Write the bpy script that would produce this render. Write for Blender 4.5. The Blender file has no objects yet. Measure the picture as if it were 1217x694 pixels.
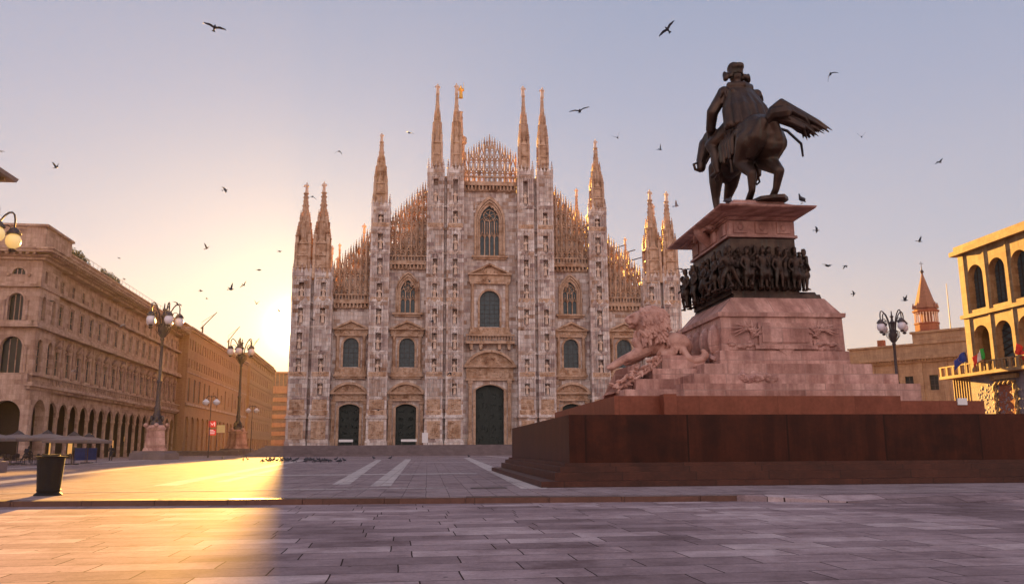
import bpy, math, random
from mathutils import Vector, Matrix
rnd = random.Random(7)
PI = math.pi
R = math.radians
sc = bpy.context.scene
COL = sc.collection

# ---------------------------------------------------------------- camera
F_PX, CX, CY, CAM_H = 1000.0, 608.5, 347.0, 1.1
YAW, PITCH, ROLL = R(5.7), R(10.5), R(0.35)
FW = Vector((math.sin(YAW) * math.cos(PITCH), math.cos(YAW) * math.cos(PITCH), math.sin(PITCH)))
R0 = Vector((math.cos(YAW), -math.sin(YAW), 0))
U0 = R0.cross(FW)
RT = R0 * math.cos(ROLL) - U0 * math.sin(ROLL)
UP = U0 * math.cos(ROLL) + R0 * math.sin(ROLL)
cam_d = bpy.data.cameras.new('camera')
cam = bpy.data.objects.new('camera', cam_d)
COL.objects.link(cam)
cam_d.sensor_width = 36
cam_d.lens = 36 * F_PX / 1217
cam_d.clip_start = 0.05
cam_d.clip_end = 6000
M = Matrix((RT, UP, -FW)).transposed().to_4x4()
M.translation = (0, 0, CAM_H)
cam.matrix_world = M
sc.camera = cam


def ray(px, py):
    return FW + RT * ((px - CX) / F_PX) + UP * ((CY - py) / F_PX)


def at(px, py, Y):
    """the world point that stands at depth Y behind a point of the photograph"""
    d = ray(px, py)
    return Vector((0, 0, CAM_H)) + d * (Y / d.y)


def atz(px, py, z=0.0):
    d = ray(px, py)
    return Vector((0, 0, CAM_H)) + d * ((z - CAM_H) / d.z)


# ---------------------------------------------------------------- light
SUN_AZ, SUN_EL = R(-8.98), R(8.0)          # azimuth from +Y, towards +X
SUN = Vector((math.sin(SUN_AZ) * math.cos(SUN_EL), math.cos(SUN_AZ) * math.cos(SUN_EL), math.sin(SUN_EL)))
sd = bpy.data.lights.new('sun', 'SUN')
sd.energy = 5.0
sd.angle = R(0.5)
sd.color = (1.0, 0.50, 0.10)
so = bpy.data.objects.new('sun', sd)
so.rotation_euler = SUN.to_track_quat('Z', 'Y').to_euler()
so.location = (0, 0, 120)
COL.objects.link(so)

world = bpy.data.worlds.new('World')
sc.world = world
world.use_nodes = True
wn, wl = world.node_tree.nodes, world.node_tree.links
wn.clear()


def wnode(t, **k):
    n = wn.new(t)
    for a, b in k.items():
        setattr(n, a, b)
    return n


w_out = wnode('ShaderNodeOutputWorld')
w_bg = wnode('ShaderNodeBackground')
w_bg.inputs['Strength'].default_value = 0.05
sky = wnode('ShaderNodeTexSky', sky_type='NISHITA', sun_disc=False, sun_elevation=SUN_EL, sun_rotation=SUN_AZ,
            altitude=100, air_density=1.0, dust_density=2.0, ozone_density=2.0)
tc = wnode('ShaderNodeTexCoord')
sep = wnode('ShaderNodeSeparateXYZ')
wl.new(tc.outputs['Generated'], sep.inputs[0])


def wmath(op, a, b=None, c=None):
    n = wnode('ShaderNodeMath', operation=op)
    for i, v in enumerate((a, b, c)):
        if v is None:
            continue
        if isinstance(v, (int, float)):
            n.inputs[i].default_value = v
        else:
            wl.new(v, n.inputs[i])
    return n.outputs[0]


def wscale(col, fac):
    n = wnode('ShaderNodeVectorMath', operation='SCALE')
    if isinstance(col, tuple):
        n.inputs[0].default_value = col
    else:
        wl.new(col, n.inputs[0])
    if isinstance(fac, (int, float)):
        n.inputs['Scale'].default_value = fac
    else:
        wl.new(fac, n.inputs['Scale'])
    return n.outputs[0]


def wadd(a, b, op='ADD'):
    n = wnode('ShaderNodeVectorMath', operation=op)
    wl.new(a, n.inputs[0])
    if isinstance(b, tuple):
        n.inputs[1].default_value = b
    else:
        wl.new(b, n.inputs[1])
    return n.outputs[0]


dn = wnode('ShaderNodeVectorMath', operation='DOT_PRODUCT')
wl.new(tc.outputs['Generated'], dn.inputs[0])
dn.inputs[1].default_value = SUN
dot = wmath('MAXIMUM', dn.outputs['Value'], 0.0)
elev = wmath('MAXIMUM', sep.outputs['Z'], 0.0)
# thin high dawn haze: violet above, peach low down, and a peach glow added in the west as fill for the shaded fronts
ramp = wnode('ShaderNodeValToRGB')
cr = ramp.color_ramp
cr.elements[0].position = 0.0
cr.elements[0].color = (0.92, 0.62, 0.44, 1)
cr.elements[1].position = 1.0
cr.elements[1].color = (0.25, 0.30, 0.45, 1)
for p_, c_ in ((0.10, (0.84, 0.67, 0.59, 1)), (0.22, (0.57, 0.555, 0.64, 1)), (0.38, (0.44, 0.47, 0.62, 1)), (0.55, (0.34, 0.40, 0.57, 1))):
    e = cr.elements.new(p_)
    e.color = c_
wl.new(elev, ramp.inputs[0])
veil = wscale(ramp.outputs[0], 2.7)
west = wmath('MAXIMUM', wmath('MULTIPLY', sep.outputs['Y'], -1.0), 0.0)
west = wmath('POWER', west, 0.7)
west_fill = wscale((1.0, 0.72, 0.60), wmath('MULTIPLY', west, 2.9))
tot = wadd(wscale(sky.outputs[0], 0.035), veil)
tot = wadd(tot, west_fill)
for n_, s_, c_ in ((10, 0.15, (1.0, 0.52, 0.12)), (60, 0.5, (1.0, 0.56, 0.08)), (400, 2.2, (1.0, 0.58, 0.09)), (2500, 7.0, (1.0, 0.74, 0.26)), (9000, 40.0, (1.0, 0.9, 0.65))):
    tot = wadd(tot, wscale(c_, wmath('MULTIPLY', wmath('POWER', dot, float(n_)), s_)))
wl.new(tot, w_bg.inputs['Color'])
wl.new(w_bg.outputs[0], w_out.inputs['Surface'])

vs = sc.view_settings
vs.view_transform = 'Standard'
vs.look = 'None'
vs.gamma = 1
vs.use_curve_mapping = False
vs.exposure = 2.68

sc.cycles.max_bounces = 6
sc.cycles.volume_bounces = 0
sc.cycles.diffuse_bounces = 3
sc.cycles.glossy_bounces = 3
sc.cycles.use_denoising = True


# ---------------------------------------------------------------- helpers
class MB:
    def __init__(self):
        self.v, self.f = [], []

    def add(self, verts, faces):
        o = len(self.v)
        self.v.extend(tuple(p) for p in verts)
        self.f.extend(tuple(i + o for i in f) for f in faces)
        return self

    def join(self, other, mat=None):
        vs_ = other.v if mat is None else [mat @ Vector(p) for p in other.v]
        return self.add(vs_, other.f)

    def box(self, x0, x1, y0, y1, z0, z1):
        return self.add([(x0, y0, z0), (x1, y0, z0), (x1, y1, z0), (x0, y1, z0), (x0, y0, z1), (x1, y0, z1), (x1, y1, z1), (x0, y1, z1)],
                        [(0, 3, 2, 1), (4, 5, 6, 7), (0, 1, 5, 4), (1, 2, 6, 5), (2, 3, 7, 6), (3, 0, 4, 7)])

    def cbox(self, x, y, z, w, d, h):
        return self.box(x - w / 2, x + w / 2, y - d / 2, y + d / 2, z, z + h)

    def hexa(self, p8):
        return self.add(p8, [(0, 3, 2, 1), (4, 5, 6, 7), (0, 1, 5, 4), (1, 2, 6, 5), (2, 3, 7, 6), (3, 0, 4, 7)])

    def taper(self, x, y, z0, z1, w0, d0, w1, d1):
        a = [(x - w0 / 2, y - d0 / 2, z0), (x + w0 / 2, y - d0 / 2, z0), (x + w0 / 2, y + d0 / 2, z0), (x - w0 / 2, y + d0 / 2, z0)]
        b = [(x - w1 / 2, y - d1 / 2, z1), (x + w1 / 2, y - d1 / 2, z1), (x + w1 / 2, y + d1 / 2, z1), (x - w1 / 2, y + d1 / 2, z1)]
        return self.hexa(a + b)

    def prism_y(self, poly, y0, y1):
        n = len(poly)
        vs_ = [(x, y0, z) for x, z in poly] + [(x, y1, z) for x, z in poly]
        fs = [tuple(range(n)), tuple(range(2 * n - 1, n - 1, -1))]
        fs += [((i + 1) % n, i, i + n, (i + 1) % n + n) for i in range(n)]
        return self.add(vs_, fs)

    def prism_z(self, poly, z0, z1):
        n = len(poly)
        vs_ = [(x, y, z0) for x, y in poly] + [(x, y, z1) for x, y in poly]
        fs = [tuple(range(n - 1, -1, -1)), tuple(range(n, 2 * n))]
        fs += [(i, (i + 1) % n, (i + 1) % n + n, i + n) for i in range(n)]
        return self.add(vs_, fs)

    def lathe(self, prof, x, y, n=8, rot=0.0, sx=1.0, sy=1.0):
        vs_, fs = [], []
        for r, z in prof:
            for k in range(n):
                a = 2 * PI * k / n + rot
                vs_.append((x + r * sx * math.cos(a), y + r * sy * math.sin(a), z))
        m = len(prof)
        for j in range(m - 1):
            for k in range(n):
                k2 = (k + 1) % n
                fs.append((j * n + k, j * n + k2, (j + 1) * n + k2, (j + 1) * n + k))
        fs.append(tuple(range(n - 1, -1, -1)))
        fs.append(tuple((m - 1) * n + k for k in range(n)))
        return self.add(vs_, fs)

    def tube(self, pts, rad, n=6):
        pts = [Vector(p) for p in pts]
        if isinstance(rad, (int, float)):
            rad = [rad] * len(pts)
        vs_, fs = [], []
        up = None
        for i, p in enumerate(pts):
            t = (pts[min(i + 1, len(pts) - 1)] - pts[max(i - 1, 0)])
            t = t.normalized() if t.length > 1e-9 else Vector((0, 0, 1))
            if up is None:
                up = t.orthogonal().normalized()
            else:
                up = (up - t * up.dot(t))
                up = up.normalized() if up.length > 1e-6 else t.orthogonal().normalized()
            b = t.cross(up)
            for k in range(n):
                a = 2 * PI * (k + 0.5) / n
                vs_.append(p + (up * math.cos(a) + b * math.sin(a)) * rad[i])
        m = len(pts)
        for j in range(m - 1):
            for k in range(n):
                k2 = (k + 1) % n
                fs.append((j * n + k, j * n + k2, (j + 1) * n + k2, (j + 1) * n + k))
        fs.append(tuple(range(n - 1, -1, -1)))
        fs.append(tuple((m - 1) * n + k for k in range(n)))
        return self.add(vs_, fs)

    def ball(self, c, r, n=8, m=5, rot=None):
        """ellipsoid with radii r, optionally turned"""
        if isinstance(r, (int, float)):
            r = (r, r, r)
        vs_, fs = [], []
        for j in range(1, m):
            th = PI * j / m
            for k in range(n):
                a = 2 * PI * k / n
                vs_.append(Vector((r[0] * math.sin(th) * math.cos(a), r[1] * math.sin(th) * math.sin(a), -r[2] * math.cos(th))))
        vs_.append(Vector((0, 0, -r[2])))
        vs_.append(Vector((0, 0, r[2])))
        for j in range(m - 2):
            for k in range(n):
                k2 = (k + 1) % n
                fs.append((j * n + k, j * n + k2, (j + 1) * n + k2, (j + 1) * n + k))
        b, t = len(vs_) - 2, len(vs_) - 1
        for k in range(n):
            k2 = (k + 1) % n
            fs.append((b, k2, k))
            fs.append((t, (m - 2) * n + k, (m - 2) * n + k2))
        c = Vector(c)
        if rot is not None:
            vs_ = [rot @ p for p in vs_]
        return self.add([c + p for p in vs_], fs)

    def caps(self, a, b, ra, rb, n=8):
        """tapered limb with round ends"""
        a, b = Vector(a), Vector(b)
        t = (b - a)
        L = t.length
        if L < 1e-6:
            return self.ball(a, max(ra, rb), n, 6)
        t = t / L
        pts, rad = [], []
        for q in (-0.98, -0.7, -0.3):
            pts.append(a + t * ra * q); rad.append(ra * math.sqrt(1 - q * q))
        pts.append(a); rad.append(ra)
        pts.append((a + b) / 2); rad.append((ra + rb) / 2)
        pts.append(b); rad.append(rb)
        for q in (0.3, 0.7, 0.98):
            pts.append(b + t * rb * q); rad.append(rb * math.sqrt(1 - q * q))
        return self.tube(pts, rad, n)

    def chain(self, pts, rad, n=8):
        for i in range(len(pts) - 1):
            self.caps(pts[i], pts[i + 1], rad[i], rad[i + 1], n)
        return self

    def mesh(self, name, mat=None, smooth=None):
        me = bpy.data.meshes.new(name)
        me.from_pydata([tuple(p) for p in self.v], [], self.f)
        if mat is not None:
            me.materials.append(mat)
        if smooth:
            me.shade_smooth()
            me.set_sharp_from_angle(angle=R(smooth))
        me.update()
        return me

    def build(self, name, mat, parent=None, smooth=None, loc=None):
        return link(name, self.mesh(name, mat, smooth), parent, loc)


def link(name, me, parent=None, loc=None, rz=None):
    o = bpy.data.objects.new(name, me)
    COL.objects.link(o)
    if parent is not None:
        o.parent = parent
    if loc is not None:
        o.location = loc
    if rz is not None:
        o.rotation_euler = (0, 0, rz)
    return o


def tag(o, label, cat, group=None):
    o['label'] = label
    o['category'] = cat
    if group:
        o['group'] = group
    return o


def thing(name, label, cat, loc=(0, 0, 0), rz=0.0, group=None):
    return tag(link(name, None, None, loc, rz), label, cat, group)


def struct(name, mb, mat, smooth=None):
    o = mb.build(name, mat, None, smooth)
    o['kind'] = 'structure'
    return o


def copy_tree(o, parent=None):
    c = o.copy()
    COL.objects.link(c)
    c.parent = parent
    for ch in list(o.children):
        copy_tree(ch, c)
    return c


def sculpt(mb, voxel, smooth_it=3, name='sculpt'):
    """melt overlapping limbs into one continuous skin"""
    me = mb.mesh(name)
    o = bpy.data.objects.new(name, me)
    COL.objects.link(o)
    m = o.modifiers.new('r', 'REMESH')
    m.mode = 'VOXEL'
    m.voxel_size = voxel
    s = o.modifiers.new('s', 'SMOOTH')
    s.iterations = smooth_it
    s.factor = 0.5
    dg = bpy.context.evaluated_depsgraph_get()
    out = bpy.data.meshes.new_from_object(o.evaluated_get(dg))
    bpy.data.objects.remove(o)
    bpy.data.meshes.remove(me)
    out.shade_smooth()
    return out


def put(name, me, mat, parent=None, loc=None, rz=None):
    me.materials.clear()
    me.materials.append(mat)
    return link(name, me, parent, loc, rz)


# ---- walls with openings --------------------------------------------------
def arch_pts(x0, x1, zs, kind, n=8):
    """outline of an opening's head from its left springing to its right one"""
    xc, w = (x0 + x1) / 2, (x1 - x0) / 2
    if kind == 'flat':
        return [(x0, zs), (x1, zs)]
    if kind == 'round':
        return [(xc - w * math.cos(PI * i / (2 * n)), zs + w * math.sin(PI * i / (2 * n))) for i in range(2 * n + 1)]
    if kind == 'seg':
        h = w * 0.36
        r = (w * w + h * h) / (2 * h)
        a = math.asin(w / r)
        return [(xc + r * math.sin(-a + 2 * a * i / (2 * n)), zs + h - r + r * math.cos(-a + 2 * a * i / (2 * n))) for i in range(2 * n + 1)]
    rr = 2 * w * 1.0                      # pointed
    left = [(x1 - rr * math.cos(R(60) * i / n), zs + rr * math.sin(R(60) * i / n)) for i in range(n + 1)]
    return left + [(2 * xc - x, z) for x, z in reversed(left[:-1])]


def bay(mb, x0, x1, z0, z1, o, y=0.0, depth=0.5):
    """a strip of wall from x0 to x1 with one opening o=(ox0, ox1, oz0, ospring, kind) or None"""
    if o is None:
        mb.add([(x0, y, z0), (x1, y, z0), (x1, y, z1), (x0, y, z1)], [(0, 1, 2, 3)])
        return
    ox0, ox1, oz0, ozs, kind = o
    head = arch_pts(ox0, ox1, ozs, kind)
    xc = (ox0 + ox1) / 2
    if kind == 'flat':
        head = [head[0], (xc, ozs), head[1]]
    mid = len(head) // 2
    lo = [(xc, z0), (xc, oz0)] if oz0 > z0 + 1e-4 else []
    left = [(x0, z0)] + lo + [(ox0, oz0)] + head[:mid + 1] + [(xc, z1), (x0, z1)]
    right = [(x1, z0)] + lo + [(ox1, oz0)] + list(reversed(head[mid:])) + [(xc, z1), (x1, z1)]
    for poly, fl in ((left, False), (right, True)):
        q = [(x, y, z) for x, z in poly]
        mb.add(q, [tuple(range(len(q)))[::-1 if fl else 1]])
    out = [(ox0, oz0)] + head + [(ox1, oz0)]
    n = len(out)
    mb.add([(x, y, z) for x, z in out] + [(x, y + depth, z) for x, z in out], [(i, i + 1, i + 1 + n, i + n) for i in range(n - 1)])
    if oz0 > z0 + 1e-4:
        mb.add([(ox0, y, oz0), (ox1, y, oz0), (ox1, y + depth, oz0), (ox0, y + depth, oz0)], [(0, 1, 2, 3)])


def pane(o, y, grow=0.05):
    ox0, ox1, oz0, ozs, kind = o
    pts = [(ox0 - grow, oz0 - grow)] + [(x + (grow if x > (ox0 + ox1) / 2 else -grow), z + grow) for x, z in arch_pts(ox0, ox1, ozs, kind)] + [(ox1 + grow, oz0 - grow)]
    return MB().prism_y(pts, y, y + 0.06)


def arch_bar(mb, x0, x1, zs, kind, y, r, n=4, legs=None, k=6):
    pts = arch_pts(x0, x1, zs, kind, k)
    if legs is not None:
        pts = [(x0, legs)] + pts + [(x1, legs)]
    mb.tube([(x, y, z) for x, z in pts], r, n)


def arch_band(mb, x0, x1, z0, zs, kind, y0, y1, t):
    """flat moulded band that follows an opening on its outside"""
    a = [(x0, z0)] + arch_pts(x0, x1, zs, kind) + [(x1, z0)]
    b = [(x0 - t, z0)] + arch_pts(x0 - t, x1 + t, zs, kind) + [(x1 + t, z0)]
    if len(a) != len(b):
        return
    n = len(a)
    if kind == 'flat':
        b = [(x0 - t, z0), (x0 - t, zs + t), (x1 + t, zs + t), (x1 + t, z0)]
    vs_ = [(x, y0, z) for x, z in a] + [(x, y0, z) for x, z in b] + [(x, y1, z) for x, z in a] + [(x, y1, z) for x, z in b]
    fs = []
    for i in range(n - 1):
        fs += [(i, n + i, n + i + 1, i + 1), (n + i, 3 * n + i, 3 * n + i + 1, n + i + 1), (i, i + 1, 2 * n + i + 1, 2 * n + i)]
    mb.add(vs_, fs)


# ---------------------------------------------------------------- materials
def mat_new(name, rough=0.7, metal=0.0, spec=0.5):
    m = bpy.data.materials.new(name)
    m.use_nodes = True
    b = m.node_tree.nodes['Principled BSDF']
    b.inputs['Roughness'].default_value = rough
    b.inputs['Metallic'].default_value = metal
    b.inputs['Specular IOR Level'].default_value = spec
    return m, m.node_tree.nodes, m.node_tree.links, b


def coords(nd, ln, scale=(1, 1, 1), wall=False):
    t = nd.new('ShaderNodeTexCoord')
    mp = nd.new('ShaderNodeMapping')
    mp.inputs['Scale'].default_value = scale
    src = t.outputs['Object']
    if wall:                                   # (along the wall, height)
        s = nd.new('ShaderNodeSeparateXYZ')
        ln.new(src, s.inputs[0])
        a = nd.new('ShaderNodeMath'); a.operation = 'ADD'
        ln.new(s.outputs[0], a.inputs[0]); ln.new(s.outputs[1], a.inputs[1])
        c = nd.new('ShaderNodeCombineXYZ')
        ln.new(a.outputs[0], c.inputs[0]); ln.new(s.outputs[2], c.inputs[1]); ln.new(s.outputs[1], c.inputs[2])
        src = c.outputs[0]
    ln.new(src, mp.inputs[0])
    return mp.outputs[0]


def noise(nd, ln, vec, scale, detail=5, rough=0.6):
    n = nd.new('ShaderNodeTexNoise')
    n.inputs['Scale'].default_value = scale
    n.inputs['Detail'].default_value = detail
    n.inputs['Roughness'].default_value = rough
    ln.new(vec, n.inputs['Vector'])
    return n.outputs['Fac']


def rampn(nd, ln, fac, stops, const=False):
    r = nd.new('ShaderNodeValToRGB')
    e = r.color_ramp.elements
    if const:
        r.color_ramp.interpolation = 'CONSTANT'
    e[0].position, e[0].color = stops[0][0], tuple(stops[0][1]) + (1,)
    e[1].position, e[1].color = stops[-1][0], tuple(stops[-1][1]) + (1,)
    for p_, c_ in stops[1:-1]:
        q = e.new(p_)
        q.color = tuple(c_) + (1,)
    ln.new(fac, r.inputs[0])
    return r.outputs[0]


def mixc(nd, ln, a, b, fac, mode='MIX'):
    m = nd.new('ShaderNodeMix')
    m.data_type = 'RGBA'
    m.blend_type = mode
    for sock, v in ((m.inputs[0], fac), (m.inputs[6], a), (m.inputs[7], b)):
        if isinstance(v, (int, float)):
            sock.default_value = v
        elif isinstance(v, tuple):
            sock.default_value = v + (1,) if len(v) == 3 else v
        else:
            ln.new(v, sock)
    return m.outputs[2]


def bump(nd, ln, b, h, strength=0.3, dist=0.05):
    n = nd.new('ShaderNodeBump')
    n.inputs['Strength'].default_value = strength
    n.inputs['Distance'].default_value = dist
    ln.new(h, n.inputs['Height'])
    ln.new(n.outputs[0], b.inputs['Normal'])


def brick(nd, ln, vec, bw, bh, c1, c2, cm, mortar=0.015, off=0.5):
    t = nd.new('ShaderNodeTexBrick')
    t.inputs['Scale'].default_value = 1.0
    t.inputs['Brick Width'].default_value = bw
    t.inputs['Row Height'].default_value = bh
    t.inputs['Mortar Size'].default_value = mortar
    t.inputs['Color1'].default_value = c1 + (1,)
    t.inputs['Color2'].default_value = c2 + (1,)
    t.inputs['Mortar'].default_value = cm + (1,)
    t.offset = off
    ln.new(vec, t.inputs['Vector'])
    return t.outputs['Color'], t.outputs['Fac']


def plain(name, col, rough=0.7, metal=0.0, var=0.18, scale=3.0, bmp=0.1, spec=0.5):
    m, nd, ln, b = mat_new(name, rough, metal, spec)
    v = coords(nd, ln)
    f = noise(nd, ln, v, scale, 6)
    lo = tuple(c * (1 - var) for c in col)
    hi = tuple(min(1, c * (1 + var)) for c in col)
    ln.new(rampn(nd, ln, f, [(0.3, lo), (0.7, hi)]), b.inputs['Base Color'])
    if bmp:
        bump(nd, ln, b, noise(nd, ln, v, scale * 8, 4), bmp, 0.02)
    return m


def stone(name, stops, bw, bh, mortar, rough=0.75, wall=True, streak=0.25, bmp=0.4, nscale=0.35, warm=None, mc=0.55, bvar=0.34):
    """weathered block masonry: every block its own tone, stains and rain streaks on top"""
    m, nd, ln, b = mat_new(name, rough, 0, 0.15 if rough < 0.5 else 0.3)
    v = coords(nd, ln, wall=wall)
    c, f = brick(nd, ln, v, bw, bh, (0, 0, 0), (1, 1, 1), (0.5, 0.5, 0.5), mortar)
    big = noise(nd, ln, v, nscale, 6, 0.65)
    a = nd.new('ShaderNodeMath'); a.operation = 'MULTIPLY_ADD'
    sepc = nd.new('ShaderNodeSeparateColor')
    ln.new(c, sepc.inputs[0])
    ln.new(sepc.outputs[0], a.inputs[0]); a.inputs[1].default_value = bvar; ln.new(big, a.inputs[2])
    s = nd.new('ShaderNodeMath'); s.operation = 'SUBTRACT'
    ln.new(a.outputs[0], s.inputs[0]); s.inputs[1].default_value = bvar / 2
    col = rampn(nd, ln, s.outputs[0], stops)
    if streak:
        v2 = coords(nd, ln, (1.4, 0.12, 1.4), wall=wall)
        st = noise(nd, ln, v2, 1.0, 5, 0.7)
        col = mixc(nd, ln, col, rampn(nd, ln, st, [(0.42, (0.45, 0.36, 0.33)), (0.6, (1, 1, 1))]), streak, 'MULTIPLY')
    fine = noise(nd, ln, v, 9.0, 4, 0.7)
    col = mixc(nd, ln, col, rampn(nd, ln, fine, [(0.3, (0.72, 0.7, 0.7)), (0.65, (1.1, 1.1, 1.1))]), 0.6, 'MULTIPLY')
    col = mixc(nd, ln, col, tuple(mc * x for x in stops[len(stops) // 2][1]), f)
    ln.new(col, b.inputs['Base Color'])
    h = nd.new('ShaderNodeMath'); h.operation = 'SUBTRACT'
    ln.new(fine, h.inputs[0]); ln.new(f, h.inputs[1])
    bump(nd, ln, b, h.outputs[0], bmp, 0.03)
    return m


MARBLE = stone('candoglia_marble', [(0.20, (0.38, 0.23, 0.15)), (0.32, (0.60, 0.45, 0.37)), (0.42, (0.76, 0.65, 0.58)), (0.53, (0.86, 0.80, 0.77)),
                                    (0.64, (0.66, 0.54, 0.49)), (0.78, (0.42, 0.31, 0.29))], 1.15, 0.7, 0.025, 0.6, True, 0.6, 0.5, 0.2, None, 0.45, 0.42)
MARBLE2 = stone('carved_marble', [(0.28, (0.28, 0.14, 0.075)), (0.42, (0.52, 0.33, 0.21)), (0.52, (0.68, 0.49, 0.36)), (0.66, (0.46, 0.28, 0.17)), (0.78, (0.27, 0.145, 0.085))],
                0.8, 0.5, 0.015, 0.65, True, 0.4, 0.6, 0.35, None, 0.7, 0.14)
PINK = stone('pink_granite', [(0.25, (0.34, 0.17, 0.14)), (0.45, (0.53, 0.29, 0.24)), (0.58, (0.64, 0.39, 0.33)), (0.75, (0.44, 0.24, 0.21))], 1.5, .62, 0.012, 0.55, True, 0.7, 0.35, 0.8, None, 0.5, 0.3)
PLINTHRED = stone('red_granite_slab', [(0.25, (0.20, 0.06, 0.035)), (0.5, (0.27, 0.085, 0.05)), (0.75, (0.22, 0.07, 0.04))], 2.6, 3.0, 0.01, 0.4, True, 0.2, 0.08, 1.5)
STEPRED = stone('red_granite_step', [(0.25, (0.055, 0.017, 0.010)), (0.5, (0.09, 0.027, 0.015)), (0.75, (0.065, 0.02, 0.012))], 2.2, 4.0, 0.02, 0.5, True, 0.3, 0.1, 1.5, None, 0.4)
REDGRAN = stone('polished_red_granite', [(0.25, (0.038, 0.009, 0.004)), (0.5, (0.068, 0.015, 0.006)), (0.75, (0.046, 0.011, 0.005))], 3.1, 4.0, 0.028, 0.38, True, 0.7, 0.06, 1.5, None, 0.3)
SANDST = stone('palace_stone', [(0.25, (0.31, 0.19, 0.145)), (0.45, (0.46, 0.31, 0.245)), (0.58, (0.55, 0.39, 0.315)), (0.75, (0.37, 0.245, 0.19))], 1.4, 0.6, 0.012, 0.8, True, 0.35, 0.3, 0.4)
BRICKW = stone('tan_brick', [(0.25, (0.36, 0.20, 0.12)), (0.5, (0.46, 0.27, 0.16)), (0.75, (0.40, 0.23, 0.14))], 0.6, 0.2, 0.02, 0.85, True, 0.3, 0.3, 0.3)
TANST = stone('tan_palace_stone', [(0.25, (0.34, 0.22, 0.14)), (0.5, (0.48, 0.33, 0.21)), (0.75, (0.38, 0.25, 0.16))], 1.4, .6, .014, .8, True, .4, .3, .5)
OCHRE = stone('ochre_marble', [(0.25, (0.25, 0.15, 0.075)), (0.45, (0.33, 0.22, 0.115)), (0.6, (0.38, 0.27, 0.15)), (0.75, (0.28, 0.18, 0.09))], 1.2, 0.7, 0.014, 0.7, True, 0.4, 0.12, 0.5)
GREYSTONE = stone('grey_carved_stone', [(0.25, (0.17, 0.15, 0.17)), (0.5, (0.26, 0.23, 0.25)), (0.75, (0.20, 0.18, 0.20))], 1.5, 0.8, 0.01, 0.7, True, 0.3, 0.5, 0.8)
TERRA = stone('red_brick', [(0.25, (0.25, 0.09, 0.05)), (0.5, (0.34, 0.13, 0.08)), (0.75, (0.28, 0.10, 0.06))], 0.5, 0.16, 0.02, 0.85, True, 0.2, 0.3, 0.4)
STEPST = plain('step_granite', (0.16, 0.12, 0.125), 0.7, 0, 0.25, 1.0, 0.2)
GLASS = plain('dark_glazing', (0.02, 0.024, 0.026), 0.3, 0, 0.3, 0.8, 0.0, 0.2)
BLIND = plain('drawn_blinds', (.16, .12, .09), .6, 0, .3, 1.0)
GLASSB = plain('leaded_glass', (0.05, 0.075, 0.085), 0.3, 0, 0.4, 2.0, 0.1, 0.35)
LEAD = plain('lead_bars', (0.05, 0.045, 0.045), 0.5, 0.4)
DOORM = plain('bronze_door', (0.014, 0.022, 0.018), 0.5, 0.2, 0.4, 4, 0.4)
GOLD = plain('gilded_copper', (0.72, 0.40, 0.08), 0.35, 0.7)
IRON = plain('cast_iron', (0.075, 0.055, 0.055), 0.6, 0.2, 0.3, 6, 0.2)
LEADROOF = plain('lead_roof', (0.26, 0.21, 0.2), 0.7)
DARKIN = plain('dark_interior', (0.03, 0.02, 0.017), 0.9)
TILE = plain('clay_tile', (0.26, 0.12, 0.075), 0.8, 0, 0.3, 4, 0.3)
PLASTW = plain('white_panel', (0.75, 0.74, 0.74), 0.5, 0, 0.05)
CANVAS = plain('parasol_canvas', (0.20, 0.16, 0.155), 0.9, 0, 0.12, 2)
BLACKM = plain('black_metal', (0.012, 0.010, 0.010), 0.6, 0.0, .3, 3, .1, .25)


def bronze_mat():
    m, nd, ln, b = mat_new('dark_bronze', 0.45, 0.7, 0.5)
    v = coords(nd, ln)
    f = noise(nd, ln, v, 1.6, 7, 0.65)
    col = rampn(nd, ln, f, [(0.3, (0.024, 0.015, 0.012)), (0.5, (0.06, 0.036, 0.027)), (0.64, (0.095, 0.06, 0.042)), (0.78, (0.05, 0.055, 0.045))])
    st = noise(nd, ln, coords(nd, ln, (7, 7, 0.7)), 1.0, 5, 0.7)
    col = mixc(nd, ln, col, (0.10, 0.13, 0.11), rampn(nd, ln, st, [(0.56, (0, 0, 0)), (0.72, (0.55, 0.55, 0.55))]))
    ln.new(col, b.inputs['Base Color'])
    ln.new(rampn(nd, ln, st, [(0.4, (0.36,) * 3), (0.7, (0.62,) * 3)]), b.inputs['Roughness'])
    bump(nd, ln, b, noise(nd, ln, v, 12, 6, 0.7), 0.5, 0.03)
    return m


BRONZE = bronze_mat()


def carve_mat(name, stops, sc_, rough=0.6):
    m, nd, ln, b = mat_new(name, rough)
    v = coords(nd, ln)
    f = noise(nd, ln, v, sc_, 6, 0.65)
    ln.new(rampn(nd, ln, f, stops), b.inputs['Base Color'])
    bump(nd, ln, b, noise(nd, ln, v, 18, 5, 0.7), 0.3, 0.025)
    return m


LIONST = carve_mat('lion_granite', [(0.3, (0.27, 0.125, 0.095)), (0.5, (0.50, 0.27, 0.21)), (0.7, (0.60, 0.37, 0.30))], 2.2)
FIGST = carve_mat('statue_marble', [(0.3, (0.46, 0.30, 0.22)), (0.5, (0.70, 0.54, 0.43)), (0.7, (0.56, 0.38, 0.27))], 0.9)


def globe_mat(name, col, emit):
    m, nd, ln, b = mat_new(name, 0.25)
    b.inputs['Base Color'].default_value = col + (1,)
    b.inputs['Subsurface Weight'].default_value = 0.0
    if emit:
        b.inputs['Emission Color'].default_value = (1.0, 0.62, 0.18, 1)
        b.inputs['Emission Strength'].default_value = emit
    return m


GLOBE = globe_mat('opal_glass', (0.72, 0.68, 0.74), 0)
GLOBELIT = globe_mat('lit_opal_glass', (0.75, 0.6, 0.35), 0.08)


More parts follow.
